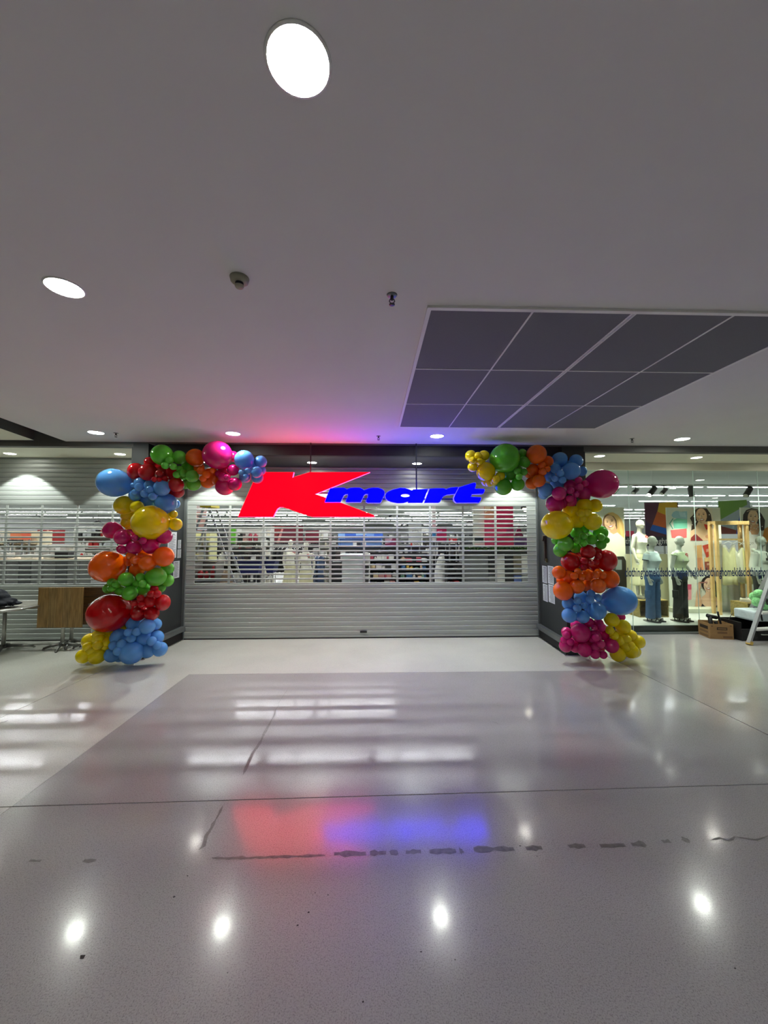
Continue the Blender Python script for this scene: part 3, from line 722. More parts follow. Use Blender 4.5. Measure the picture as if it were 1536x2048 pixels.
# ------------------------------------------------------------------ cafe tables by the left shutter
WOODM = []
def wood(name, c1, c2, scale=(1.0, 14, 1.0)):
    m = bpy.data.materials.new(name); m.use_nodes = True
    nt = m.node_tree; b = nt.nodes['Principled BSDF']; N = nt.nodes.new; Kk = nt.links.new
    tc = N('ShaderNodeTexCoord'); mp = N('ShaderNodeMapping'); mp.inputs['Scale'].default_value = scale
    nz = N('ShaderNodeTexNoise'); nz.inputs['Scale'].default_value = 3; nz.inputs['Detail'].default_value = 8; nz.inputs['Distortion'].default_value = 0.6
    rp = N('ShaderNodeValToRGB'); rp.color_ramp.elements[0].position = 0.32; rp.color_ramp.elements[1].position = 0.7
    rp.color_ramp.elements[0].color = lin(c1) + (1,); rp.color_ramp.elements[1].color = lin(c2) + (1,)
    Kk(tc.outputs['Object'], mp.inputs[0]); Kk(mp.outputs[0], nz.inputs['Vector']); Kk(nz.outputs[0], rp.inputs[0]); Kk(rp.outputs[0], b.inputs['Base Color'])
    b.inputs['Roughness'].default_value = 0.45
    return m
OAKS = [wood('oak_board_%d' % i, c1, c2, (18, 18, 1.2)) for i, (c1, c2) in enumerate([((108,84,46),(162,130,78)),((120,94,54),(174,140,86)),((98,74,42),(144,114,68)),((114,92,56),(168,138,88))])]
DOAK = wood('dark_oak', (66,46,26), (98,70,40), (1.2, 18, 18))
LEG = mat('table_leg_metal', (176, 178, 172), 0.35, metal=0.6)
FOOT = mat('table_foot_metal', (120, 122, 118), 0.4, metal=0.7)
def star_base(t, h, yaw, n=4, rad=0.27):
    part('pole', MB().tube([(0,0,0.06),(0,0,h)], [0.030,0.026], 14), LEG, t, world=False)
    b = MB().lathe([(0.0001,0.10),(0.045,0.10),(0.055,0.05),(0.0001,0.045)], n=14)
    part('base_hub', b, FOOT, t, world=False)
    for k in range(n):
        a = yaw + 2*PI*k/n; c_, s_ = math.cos(a), math.sin(a)
        l = MB().tube([(c_*0.03,s_*0.03,0.085),(c_*rad*0.6,s_*rad*0.6,0.06),(c_*rad,s_*rad,0.026)], [0.027,0.023,0.018], 8)
        l.lathe([(0.0001,0.0),(0.016,0.0),(0.018,0.02),(0.012,0.028)], (c_*rad,s_*rad,0), 10)
        part('foot', l, FOOT, t, world=False)
# round table with a dark jacket on it
p = atz(6,1302,0)
t = thing('round_table', 'round grey cafe table with metal rim at the left edge, jacket lying on it', 'table', (p.x,p.y,0))
zt = 0.735
part('tabletop', MB().lathe([(0.0001,zt),(0.525,zt),(0.53,zt+0.012),(0.525,zt+0.026),(0.0001,zt+0.026)], n=48), mat('table_laminate', (128,126,118), 0.35), t, world=False)
part('rim', MB().lathe([(0.528,zt-0.006),(0.538,zt+0.002),(0.538,zt+0.022),(0.528,zt+0.029),(0.526,zt+0.012),(0.528,zt-0.006)], n=48, cap=False), STEEL, t, world=False)
star_base(t, zt, 0.55, 4, 0.40)
r_ = random.Random(3)
jk = MB()
for k in range(16):
    a = r_.uniform(0, 2*PI); q = r_.uniform(0, 0.2)
    jk.ball((-0.02+math.cos(a)*q*1.3, -0.16+math.sin(a)*q*0.8, 0.05+r_.uniform(0,0.10)), (r_.uniform(.07,.15), r_.uniform(.06,.12), r_.uniform(.045,.08)), 12, 8)
jk.ball((-0.02,-0.16,0.06),(0.30,0.2,0.07)); jk.ball((-0.06,-0.14,0.19),(0.19,0.13,0.10)); jk.ball((0.04,-0.16,0.14),(0.16,0.12,0.09)); jk.tube([(0.1,-0.2,0.12),(0.2,-0.22,0.07),(0.32,-0.2,0.05)], [0.06,0.05,0.045], 10); jk.ball((0.16,-0.1,0.04),(0.2,0.1,0.035))
me = remesh(jk, 0.012, 'jacket', mat('navy_jacket_fabric', (18,21,30), 0.7, var=0.2, scale=20, spec=0.2), 3)
zmin = min(v.co.z for v in me.vertices)
jo = link(bpy.data.objects.new('jacket', me)); jo.location = (p.x, p.y, zt+0.027-zmin)
tag(jo, 'crumpled dark navy jacket lying on the round table', 'jacket')
ky = MB().tube([(0.29,-0.25,0.0),(0.315,-0.24,0.02),(0.3,-0.21,0.0)], 0.006, 6); part('zip_pull', ky, STEEL, jo, world=False)
ky.v = [(v[0], v[1], v[2]+0.06) for v in ky.v]
# flip-top tables folded upright
def flip_table(px, py, wpx, y0px, y1px, lb, front, dark=False, pole_off=0.0):
    b = atz(px, py, 0)
    t = thing('folding_table', lb, 'table', (b.x,b.y,0), 0, 'flip-top cafe tables folded upright')
    ty = b.y - 0.06 if front else b.y + 0.06
    a0, a1 = at(wpx[0], y0px, ty), at(wpx[1], y1px, ty)
    w_, z0, z1 = a1.x - a0.x, a1.z, a0.z
    if front:
        n = 5; xs_ = [a0.x]; fr_ = [0.24,0.42,0.56,0.74,1.0]
        for f in fr_: xs_.append(a0.x + w_*f)
        for i in range(n):
            part('tabletop_board', MB().rbox((xs_[i]+0.0008,ty-0.016,z0), (xs_[i+1]-0.0008,ty+0.012,z1), 0.003), OAKS[(i*2+1) % 4], t)
    else:
        n = 4
        for i in range(n):
            za, zb = z0+(z1-z0)*i/n, z0+(z1-z0)*(i+1)/n
            part('tabletop_board', MB().rbox((a0.x,ty-0.012,za+0.0008), (a1.x,ty+0.016,zb-0.0008), 0.003), DOAK, t)
    part('hinge_plate', MB().box((b.x-0.09,min(ty,b.y),z0+(z1-z0)*0.45), (b.x+0.09,max(ty,b.y),z0+(z1-z0)*0.55)), FOOT, t)
    star_base(t, z0+(z1-z0)*0.52, 0.35, 4, 0.26)
    return t
flip_table(124,1297, (78.5,164), 1175, 1254.5, 'folded flip-top table showing its light wooden top, left of the red balloon', True)
flip_table(142,1291, (92,181), 1174.5, 1249, 'folded flip-top table directly behind the light wooden one', False)
flip_table(183,1294, (160,232), 1174.5, 1246, 'folded flip-top table seen from its dark underside, behind the red balloon', False)

# ------------------------------------------------------------------ tools and boxes before the window
CARD = mat('cardboard', (146, 112, 70), 0.75, var=0.06, scale=14)
INK = mat('carton_ink', (44, 30, 22), 0.6, var=0.1)
INK2 = mat('carton_ink_light', (112, 82, 52), 0.6)
A = atz(1420.5,1277.5,0); B = atz(1468,1279.5,0)
u_ = (B - A).normalized(); n_ = Vector((-u_.y, u_.x, 0)); L = (B-A).length; Dp = 0.36; Hh = at(1420,1247.5,A.y).z
t = thing('cardboard_box', 'open cardboard carton of tools on the floor before the shop window', 'box', (A + u_*L/2 + n_*Dp/2)[:])
def BX(a, b, z0, z1, c, d): return MB().prism([[(p.x,p.y) for p in (A+u_*a+n_*c, A+u_*b+n_*c, A+u_*b+n_*d, A+u_*a+n_*d)]], (0,0,z0), (1,0,0), (0,1,0), (0,0,1), z1-z0)
part('front_side', BX(0,L,0.0,Hh,0,0.006), CARD, t); part('rear_side', BX(0,L,0.0,Hh,Dp-0.006,Dp), CARD, t)
part('end_side', BX(0,0.006,0.0,Hh,0.006,Dp-0.006), CARD, t); part('end_side', BX(L-0.006,L,0.0,Hh,0.006,Dp-0.006), CARD, t); part('bottom', BX(0.006,L-0.006,0.0,0.006,0.006,Dp-0.006), CARD, t)
def cp(a, z, e=-0.0012): return A + u_*a + n_*e + Vector((0,0,z))
def crect(a0, a1, z0, z1, m, e=-0.0012, nm='printed_label'):
    part(nm, MB().add([cp(a0*L,z0*Hh,e),cp(a1*L,z0*Hh,e),cp(a1*L,z1*Hh,e),cp(a0*L,z1*Hh,e)], [(0,1,2,3)]), m, t)
crect(.30,.74,.60,.78,INK); crect(.34,.70,.655,.72,CARD,-0.0022,'label_lettering'); crect(.32,.73,.36,.50,INK2); crect(.55,.95,.08,.22,INK2); crect(.06,.13,.80,.90,INK2); crect(.86,.93,.84,.94,INK2)
e_ = MB()
for z0, z1, m in [(.58,.80,0),(.34,.46,1),(.06,.2,1)]:
    q = [A - u_*0.0012 + n_*(Dp*f) + Vector((0,0,z*Hh)) for f, z in ((.15,z0),(.85,z0),(.85,z1),(.15,z1))]; e_.add(q, [(0,1,2,3)], m)
part('end_print', e_, [INK, INK2], t)
TOOL = mat('black_tool_plastic', (22,22,24), 0.4)
def tool(name, lb, cat, pts, w_):
    m = MB()
    for seq, rr in pts: m.tube([A + u_*a + n_*c + Vector((0,0,z)) for a, c, z in seq], rr, 8)
    m.v = [(v[0], v[1], max(v[2], 0.008)) for v in m.v]
    return solo(name, m, TOOL, lb, cat)
tool('power_drill', 'black power drill poking up from the carton at the left', 'drill', [([(.10,.16,.01),(.12,.16,.2),(.09,.15,.40)],.035),([(.05,.15,.41),(.22,.17,.37)],.036),([(.22,.17,.37),(.26,.18,.36)],.018),([(.20,.17,.30),(.22,.17,.20)],.03)], .05)
tool('pry_bar', 'black bar sticking out of the middle of the carton', 'tool', [([(.30,.15,.01),(.28,.15,.25),(.24,.15,.44),(.235,.15,.49)],.017)], .02)
tool('thin_rod', 'thin dark rod leaning out of the right side of the carton', 'tool', [([(.36,.2,.01),(.42,.2,.3),(.52,.2,.47)],.005)], .01)
tool('spare_clamp', 'dark clamp handle just above the right rim of the carton', 'tool', [([(.50,.2,.01),(.50,.19,.28),(.53,.19,.31)],.012)], .01)
# step ladder
ALU = mat('ladder_aluminium', (170,172,176), 0.4, metal=0.5)
YRUB = mat('yellow_ladder_foot', (196,164,82), 0.6)
ft = atz(1498,1290,0)
t = thing('step_ladder', 'aluminium step ladder with yellow feet at the right edge', 'ladder', ft[:])
top = at(1552,1120,ft.y+0.22)
def lrail(off, nm, ftp, tpp):
    o = Vector(off)
    ro = part(nm, MB().bar(ftp+o+Vector((0,0,0.03)), tpp+o, 0.032, 0.075), ALU, t)
    part('ladder_foot', MB().bar(ftp+o, ftp+o+(tpp-ftp).normalized()*0.06, 0.05, 0.09), YRUB, ro)
ft0 = Vector((ft.x,ft.y,0.0)); W_ = Vector((0.66,0.10,0))
drift = Vector((top.x-ft.x, top.y-ft.y, 0))
lrail((0,0,0), 'side_rail', ft0+Vector((0,0,0.008)), top); lrail(W_[:], 'side_rail', ft0+Vector((-0.0,0,0.008)), top+Vector((-0.30,0,0)))
for k, z in enumerate((0.265,0.55,0.83,1.10)):
    f = z/top.z; pA = ft0 + (top-ft0)*f; pB = ft0 + W_ + (top+Vector((-0.30,0,0))-ft0)*f; pA.z = pB.z = z
    yb = Vector((0,0.03,0))
    part('step', MB().prism([[(q.x,q.y) for q in (pA-yb*2, pB-yb*2, pB+yb*2, pA+yb*2)]], (0,0,z-0.014), (1,0,0), (0,1,0), (0,0,1), 0.03), WHITE if k < 2 else ALU, t)
    for q in (pA, pB): part('brace', MB().bar(q+Vector((0,-0.05,-0.13)), q+Vector((0.04 if q is pA else -0.04,0.01,-0.012)), 0.018), TOOL, t)
rb = ft0 + Vector((0.75,0.92,0.008)); lrail((0,0,0), 'rear_leg', rb, top+Vector((0.05,0.06,-0.02))); lrail((0.42,0.06,0), 'rear_leg', rb, top+Vector((-0.34,0.06,-0.02)))
part('top_cap', MB().box((top.x-0.06,top.y-0.09,top.z-0.02), (top.x+0.42,top.y+0.13,top.z+0.03)), TOOL, t)
# black crate, green bag, pale packing
bp = atz(1487,1283,0)
t = thing('tool_case', 'black open plastic case on the floor behind the step ladder', 'case', (bp.x+0.4,bp.y+0.25,0))
x0, y0 = bp.x, bp.y+0.02
for a, b in [((x0,y0,0),(x0+0.85,y0+0.02,0.22)),((x0,y0+0.48,0),(x0+0.85,y0+0.5,0.34)),((x0,y0+0.02,0),(x0+0.02,y0+0.48,0.34)),((x0+0.83,y0+0.02,0),(x0+0.85,y0+0.48,0.34)),((x0+0.02,y0+0.02,0),(x0+0.83,y0+0.48,0.02))]:
    part('case_side', MB().rbox(a, b, 0.006), TOOL, t)
part('case_rib', MB().box((x0+0.3,y0-0.012,0.02), (x0+0.34,y0,0.21)), TOOL, t)
part('handle', MB().tube([(x0+0.36,y0-0.004,0.12),(x0+0.38,y0-0.03,0.12),(x0+0.52,y0-0.03,0.12),(x0+0.54,y0-0.004,0.12)], 0.01, 8), LEG, t)
gb = MB(); r_ = random.Random(5)
for k in range(10): gb.ball((r_.uniform(-.13,.13), r_.uniform(-.07,.07), r_.uniform(0.02,.30)), r_.uniform(.07,.12), 12, 8)
me = remesh(gb, 0.012, 'plastic_bag', mat('green_plastic_film', (140,214,140), 0.18, var=0.3, scale=30, coat=0.5), 2)
zm = min(v.co.z for v in me.vertices)
sx = at(1536,1235,y0+0.25)
pk = MB().rbox((x0+0.30,y0+0.03,0.345), (x0+0.83,y0+0.47,0.53), 0.03)
pko = solo('packing_block', pk, mat('pale_blue_foam', (196,210,214), 0.7, var=0.08, scale=12), 'pale bluish packing block lying across the black case', 'packaging')
go = link(bpy.data.objects.new('plastic_bag', me)); go.scale = (.8,.8,.8); go.location = (x0+0.62, y0+0.22, 0.531-zm*.8)
tag(go, 'shiny green plastic bag on the pale packing block', 'bag')
gs = MB().ball((0,0,0),(0.09,0.07,0.04),12,8); so = solo('spirit_level', MB().rbox((x0+0.22,y0+0.1,0.03),(x0+0.70,y0+0.16,0.10),0.008), mat('lime_tool', (190,200,60),0.4), 'lime green level lying inside the black case', 'tool')

# ------------------------------------------------------------------ window display
PZ = 0.15
struct('trim_11', MB().box((PRX1+0.05,7.80,0.0), (13,9.7,PZ-0.012)), mat('dark_plinth_paint', (34,40,38), 0.45))
struct('trim_12', MB().box((PRX1+0.04,7.785,PZ-0.012), (13,9.7,PZ)), mat('platform_top', (196,202,196), 0.4))
struct('trim_13', MB().box((PRX1+0.01,GY+0.06,0), (PRX1+0.05,8.45,3.44)), CREAM)
zb = at(1290,1108,9.6).z
bw = thing('low_display_wall', 'low cream wall of upright boards at the rear of the window display', 'wall panel', (8.3,9.6,PZ))
xx = at(1215,1108,9.58).x
k = 0
CREAMB = mat('cream_boards', (214,212,176), 0.6, var=0.03)
while xx < 12.6:
    part('wall_board', MB().rbox((xx+0.002,9.58+0.004*(k%2),PZ), (xx+0.216,9.62,zb), 0.004), CREAMB, bw); xx += 0.22; k += 1

def flatcol(c, rough=0.55): return mat('print_%02x%02x%02x' % tuple(c), c, rough, var=0.03, scale=12)
def ell(cx, cy, rx, ry, n=18, a=0):
    return [(cx+rx*math.cos(2*PI*k/n)*math.cos(a)-ry*math.sin(2*PI*k/n)*math.sin(a), cy+rx*math.cos(2*PI*k/n)*math.sin(a)+ry*math.sin(2*PI*k/n)*math.cos(a)) for k in range(n)]
class Poster:
    """flat print on a rigid board standing at depth Y; picture shapes are given in photo coordinates"""
    def __init__(s, name, label, cat, x0, x1, y0, y1, Y, bg, zbot=None, group=None, thick=0.018, z_top=None):
        a, b = at(x0, y0, Y), at(x1, y1, Y)
        s.Y, s.n, s.mb, s.mats = Y, 0, MB(), []
        s.z0 = zbot if zbot is not None else b.z
        s.ztop = z_top if z_top is not None else a.z
        s.x0, s.x1 = a.x, at(x1, y0, Y).x
        s.t = thing(name, label, cat, ((s.x0+s.x1)/2, Y, s.z0), 0, group)
        part('board', MB().box((s.x0,Y,s.z0), (s.x1,Y+thick,s.ztop)), flatcol(bg), s.t)
    def poly(s, pts, col, off=None, sc_=1.0):
        ox, oy = off or (0, 0)
        s.n += 1
        Yp = s.Y - 0.0008 - 0.0004*s.n
        P = [at(ox+x/sc_, oy+y/sc_, s.Y) for x, y in pts]
        P = [Vector((min(max(p.x, s.x0), s.x1), Yp, max(p.z, s.z0))) for p in P]
        m = flatcol(col)
        if m not in s.mats: s.mats.append(m)
        tr = tessellate_polygon([[Vector((p.x, p.z, 0)) for p in P]])
        s.mb.add(P, tr, s.mats.index(m)); return s
    def text(s, body, px, py, wpx, col, hpx=None):
        s.n += 1
        o = at(px, py, s.Y); w_ = at(px+wpx, py, s.Y).x - o.x
        h = None if hpx is None else o.z*0 + at(px, py-hpx, s.Y).z - o.z
        m = flatcol(col)
        if m not in s.mats: s.mats.append(m)
        put_text(s.mb, body, (o.x, s.Y-0.0008-0.0004*s.n, o.z), w_, height=h, mi=s.mats.index(m)); return s
    def done(s, nm='printed_picture'):
        if s.mb.v: part(nm, s.mb, s.mats, s.t)
        return s.t
def face_print(P, cx, cy, rx, ry, a, skin, sc_, off, smile=True, eye=(50,36,30)):
    f = lambda x, y: (cx + x*rx*math.cos(a) - y*ry*math.sin(a), cy + x*rx*math.sin(a) + y*ry*math.cos(a))
    dk = tuple(int(v*0.86) for v in skin)
    P.poly(ell(cx, cy, rx, ry, 20, a), skin, off, sc_)
    P.poly([f(-0.95,0.1),f(-0.7,0.55),f(-0.3,0.95),f(0.0,1.0),f(-0.25,0.6),f(-0.6,0.2)], dk, off, sc_)
    for sx in (-0.42, 0.42):
        e = f(sx, -0.15); P.poly(ell(e[0], e[1], rx*0.17, ry*0.055, 10, a), eye, off, sc_)
        e = f(sx, -0.32); P.poly(ell(e[0], e[1], rx*0.24, ry*0.03, 8, a), (96,70,52), off, sc_)
    P.poly([f(-0.05,-0.1),f(0.06,-0.1),f(0.16,0.24),f(-0.12,0.24)], dk, off, sc_)
    e = f(0, 0.5); P.poly(ell(e[0], e[1], rx*0.44, ry*0.17, 14, a), (176,70,66), off, sc_)
    P.poly([f(-0.38,0.43),f(0,0.40),f(0.38,0.43),f(0.22,0.56),f(0,0.60),f(-0.22,0.56)], (250,246,240), off, sc_)
o2, s2 = (1200,1010), 9.035
P = Poster('display_poster', 'tall display poster of a blonde woman in cream top and black trousers', 'poster', 1190, 1248, 1015, 1240, 9.2, (204,208,186), PZ)
P.poly([(45,360),(50,260),(80,190),(150,140),(230,130),(320,180),(390,260),(430,360),(440,500),(430,620),(380,560),(330,520),(290,480),(120,440),(60,400)], (204,166,100), o2, s2)
P.poly([(40,380),(48,270),(85,195),(140,165),(245,205),(300,285),(312,410),(290,480),(120,440)], (112,82,54), o2, s2)
P.poly([(330,240),(380,330),(415,470),(425,600),(380,550),(350,420)], (226,190,120), o2, s2)
P.poly([(175,400),(285,380),(312,505),(240,530),(185,505)], (204,158,118), o2, s2)
face_print(P, 178, 318, 100, 135, -0.22, (230,188,146), s2, o2)
P.poly([(120,502),(190,498),(240,528),(312,495),(430,600),(470,800),(440,935),(120,930),(90,720),(100,600)], (226,228,202), o2, s2)
P.poly([(170,930),(425,928),(485,1010),(500,2080),(100,2080),(120,1200)], (40,36,30), o2, s2)
P.poly([(300,990),(390,990),(392,1170),(280,1170)], (122,132,130), o2, s2); P.done()
o4, s4 = (1330,1000), 7.456; o5, s5 = (1360,1130), 8.727
P = Poster('display_poster', 'big white display poster with coloured bags and laughing curly-haired woman', 'poster', 1332, 1440, 1015, 1214, 9.2, (226,229,216), at(1400,1214,9.2).z)
P.poly([(95,230),(120,180),(170,160),(240,175),(330,165),(330,285),(180,275),(120,265)], (164,206,222), o4, s4).poly([(200,170),(300,190),(320,260),(230,250)], (190,222,234), o4, s4)
P.poly([(60,350),(110,275),(130,275),(80,350),(125,430),(110,435)], (96,170,150), o4, s4).poly([(120,300),(180,272),(330,290),(332,425),(130,425)], (128,208,182), o4, s4).poly([(140,330),(325,320),(325,345),(140,350)], (104,186,162), o4, s4)
P.poly([(80,450),(180,440),(322,425),(322,560),(240,575),(100,565)], (230,116,116), o4, s4)
P.poly([(372,115),(690,115),(725,300),(725,605),(372,605)], (232,226,208), o4, s4)
P.poly([(440,150),(500,116),(620,125),(680,210),(700,330),(650,350),(710,420),(620,420),(520,400),(450,490),(385,480),(400,330),(370,270),(420,220)], (60,46,40), o4, s4)
P.poly([(490,330),(620,320),(650,400),(725,440),(725,605),(372,605),(378,460),(440,430)], (250,214,172), o4, s4)
face_print(P, 540, 235, 82, 112, -0.12, (246,204,166), s4, o4)
P.poly([(385,560),(450,500),(560,600),(560,605),(378,605)], (156,62,64), o4, s4).poly([(575,360),(620,365),(660,425),(610,445)], (222,50,40), o4, s4).poly(ell(640,490,52,36), (248,214,176), o4, s4).poly(ell(655,545,60,30), (232,170,130), o4, s4)
for k in range(12): P.poly(ell(385+rng.uniform(0,330), 180+rng.uniform(0,220), 9, 9, 6), (236,232,220), o4, s4)
P.poly([(435,680),(540,670),(550,860),(460,860)], (228,182,120), o4, s4).poly([(460,860),(550,860),(572,1040),(465,1045)], (216,152,106), o4, s4)
P.poly([(550,680),(640,655),(700,820),(610,860)], (206,78,58), o4, s4).poly([(580,860),(680,860),(680,912),(580,920)], (226,192,132), o4, s4).poly([(580,920),(692,915),(692,1040),(590,1042)], (136,66,46), o4, s4)
for y in (735,750,765): P.poly([(605,y),(650,y-8),(652,y-2),(607,y+6)], (250,220,200), o4, s4)
for y in (945,962): P.poly([(615,y),(662,y-2),(662,y+5),(615,y+8)], (240,210,190), o4, s4)
P.poly([(120,335),(188,335),(190,600),(120,612)], (226,150,160), o5, s5).poly([(120,335),(188,335),(188,428),(120,430)], (204,84,116), o5, s5)
P.poly([(355,300),(385,235),(430,200),(490,183),(560,205),(615,290),(642,440),(645,610),(585,590),(560,470),(470,470),(440,450),(400,420),(365,370)], (40,28,26), o5, s5)
P.poly([(440,450),(560,430),(590,520),(650,600),(650,738),(345,738),(365,560),(430,510)], (238,194,160), o5, s5)
face_print(P, 485, 345, 84, 122, 0.06, (246,208,180), s5, o5)
P.poly([(275,320),(340,285),(352,350),(328,470),(352,560),(360,738),(248,738),(270,480),(300,380)], (226,180,146), o5, s5).poly([(330,296),(465,290),(465,308),(330,318)], (170,110,104), o5, s5)
P.poly([(350,738),(372,670),(420,715),(500,735),(600,720),(650,680),(650,738)], (44,24,28), o5, s5); P.done()
solo('poster_plinth', MB().rbox((at(1345,1215,9.0).x,8.9,PZ), (at(1436,1215,9.0).x,9.35,at(1400,1216,9.0).z), 0.01), mat('cream_plinth', (214,218,196), 0.6), 'low cream plinth under the big white poster', 'plinth')
P = Poster('display_poster', 'display poster of a smiling dark-haired woman in white singlet, at the right edge', 'poster', 1480, 1575, 1015, 1205, 9.2, (228,230,214), PZ)
P.poly([(1165,220),(1210,150),(1290,122),(1380,140),(1440,210),(1490,300),(1480,450),(1400,470),(1250,460),(1215,480),(1160,340)], (60,48,42), o4, s4)
P.poly([(1262,350),(1392,350),(1410,500),(1330,540),(1262,500)], (226,172,128), o4, s4)
face_print(P, 1310, 262, 78, 116, 0.05, (248,206,166), s4, o4)
P.poly([(1215,165),(1290,138),(1385,150),(1385,168),(1290,156),(1220,182)], (170,150,126), o4, s4)
P.poly([(1235,480),(1268,470),(1290,515),(1380,515),(1412,440),(1470,480),(1490,800),(1240,800)], (240,240,230), o4, s4)
for k in range(14): P.poly(ell(1190+rng.uniform(0,290), 220+rng.uniform(0,240), 9, 9, 6), (236,234,222), o4, s4)
P.text('CO.', 1497.5, 1088.5, 10, (150,146,136))
P.poly([(1450,540),(1475,430),(1540,395),(1700,390),(1720,650),(1530,720),(1490,640)], (226,152,64), o4, s4).poly([(1500,660),(1560,560),(1700,600),(1760,1100),(1480,1100)], (120,120,112), o4, s4); P.done()
# murals on boards further into the store
o1, s1 = (1200,900), 4.571
P = Poster('wall_mural', 'board painted in maroon, yellow, orange and blue wedges behind the mannequins', 'mural', 1289, 1356, 1005, 1076, 11.6, (84,36,62), at(1300,1076,11.6).z)
P.poly([(540,485),(620,478),(705,478),(705,610),(605,598),(524,565)], (206,164,36), o1, s1).poly([(522,562),(606,598),(700,610),(700,740),(480,682)], (196,92,36), o1, s1).poly([(480,682),(700,742),(700,800),(455,732)], (20,96,196), o1, s1).poly([(400,640),(470,690),(440,800),(400,800)], (60,30,76), o1, s1); P.done()
P = Poster('wall_mural', 'board painted in green, grey and blue wedges behind the clothes frame', 'mural', 1436, 1500, 1002, 1068, 11.6, (160,172,182), at(1450,1068,11.6).z)
P.poly([(1075,470),(1340,455),(1345,500),(1075,645)], (112,152,62), o1, s1).poly([(1290,540),(1372,520),(1372,790),(1240,790)], (34,62,176), o1, s1).poly([(1075,690),(1250,735),(1245,790),(1075,790)], (128,48,34), o1, s1); P.done()
P = Poster('letter_board', 'dark board with big white letters behind the white mannequin', 'sign', 1250, 1337, 1073, 1092, 11.0, (38,38,56), at(1290,1092,11).z)
P.text('th', 1250.8, 1087.5, 10, (240,240,244), 11).text('aght', 1311.5, 1091, 24, (240,240,244), 15); P.done('white_letters'); LB = P
P = Poster('pink_sign', 'small pink sign beside the blonde poster', 'sign', 1252, 1268, 1062, 1073, 11.0, (226,62,110), at(1260,1073,11).z); P.done(); PS = P

# --- mannequins
MAN_W = mat('mannequin_white', (224,222,204), 0.45, var=0.02)
MAN_G = mat('mannequin_grey', (176,180,168), 0.5, var=0.03)
def body_mb(arm_l, arm_r):
    m = MB()
    m.loft([(0,0,.84,.10,.08),(0,0,.88,.158,.105),(0,.005,.95,.172,.118),(0,0,1.02,.155,.105),(0,0,1.10,.122,.088),(0,0,1.18,.128,.094),(0,-.02,1.27,.148,.118),(0,-.015,1.33,.15,.112),(0,0,1.40,.165,.09),(0,0,1.445,.15,.072),(0,0,1.48,.09,.058),(0,0,1.50,.055,.052)])
    for s in (-1, 1): m.ball((s*.068,-.098,1.285), (.062,.05,.06), 14, 10)
    m.tube([(0,0,1.46),(0,-.004,1.53),(0,-.015,1.60)], [.056,.048,.05], 14)
    m.ball((0,-.022,1.695), (.074,.092,.108)); m.ball((0,-.045,1.63), (.052,.062,.055)); m.ball((0,-.112,1.675), (.012,.018,.022), 8, 6)
    for s in (-1, 1): m.ball((s*.073,-.01,1.68), (.012,.022,.032), 8, 6)
    for s in (-1, 1):
        m.tube([(s*.088,0,.92),(s*.092,-.01,.70),(s*.09,-.012,.50),(s*.092,.015,.30),(s*.09,.02,.09)], [.086,.072,.052,.05,.034], 14)
        m.tube([(s*.09,.035,.045),(s*.092,-.04,.045),(s*.096,-.13,.026)], [(.036,.04),(.04,.036),(.036,.02)], 12)
    for s, arm in ((-1, arm_r), (1, arm_l)):
        sh, el, wr, hd = [Vector(q) for q in arm]
        m.ball(sh + Vector((-s*.012,0,-.008)), (.056,.052,.056), 14, 10)
        m.tube([sh, (sh+el)/2, el, (el*2+wr)/3, wr], [.048,.043,.036,.037,.025], 12)
        dirv = (hd - wr).normalized(); side = dirv.cross(Vector((s,0,0))).normalized(); nrm = side.cross(dirv)
        m.tube([wr, wr+dirv*.035, wr+dirv*.085], [(.024,.02),(.018,.036),(.016,.038)] if abs(nrm.x) > .5 else [(.02,.024),(.036,.018),(.038,.016)], 12)
        for k, (o_, l_) in enumerate(((-.03,.07),(-.010,.082),(.011,.076),(.030,.06))):
            b = wr + dirv*.08 + side*o_
            m.tube([b, b+dirv*l_*.5+side*o_*.1, b+dirv*l_-nrm*s*.012], [.0095,.009,.0075], 8)
        b = wr + dirv*.03 - side*.03
        m.tube([b, b-side*.03+dirv*.025, b-side*.036+dirv*.06], [.012,.0105,.009], 8)
    return m
ARM_DOWN = ((.178,0,1.425),(.222,.03,1.15),(.215,-.04,.92),(.20,-.07,.82))
ARM_OUT = ((.178,0,1.425),(.285,.03,1.19),(.40,-.05,.99),(.45,-.09,.91))
def mir(a): return tuple((-q[0], q[1], q[2]) for q in a)
def shell_top(sleeve, z0, z1, grow, arm_l, arm_r, loose=0.0):
    m = MB()
    S = [(0,0,z0,.158+grow+loose,.112+grow+loose),(0,0,1.05,.152+grow+loose,.106+grow+loose*.8),(0,0,1.12,.130+grow+loose,.096+grow+loose),(0,-.01,1.20,.136+grow+loose*.7,.104+grow),(0,-.028,1.28,.150+grow,.135+grow),(0,-.015,1.35,.153+grow,.115+grow),(0,0,1.41,.168+grow*.8,.093+grow)]
    S = [q for q in S if q[2] >= z0 - 1e-6]
    if z1 > 1.44: S += [(0,0,1.455,.140+grow*.6,.078+grow),(0,0,z1,.085,.064)]
    else: S += [(0,0,z1,.12,.08+grow)]
    m.loft(S, 28)
    if sleeve > 0:
        for arm in (arm_l, arm_r):
            sh, el, wr = [Vector(q) for q in arm[:3]]
            if sleeve <= 1:
                e = sh + (el-sh)*sleeve; m.tube([sh+Vector((0,0,.0)), (sh+e)/2, e], [.046+grow,.048+grow,.050+grow], 16)
            else:
                e = el + (wr-el)*(sleeve-1); m.tube([sh+Vector((0,0,.01)), (sh+el)/2, el, (el+e)/2, e], [.050+grow,.050+grow,.048+grow,.046+grow,.036+grow], 16)
    return m
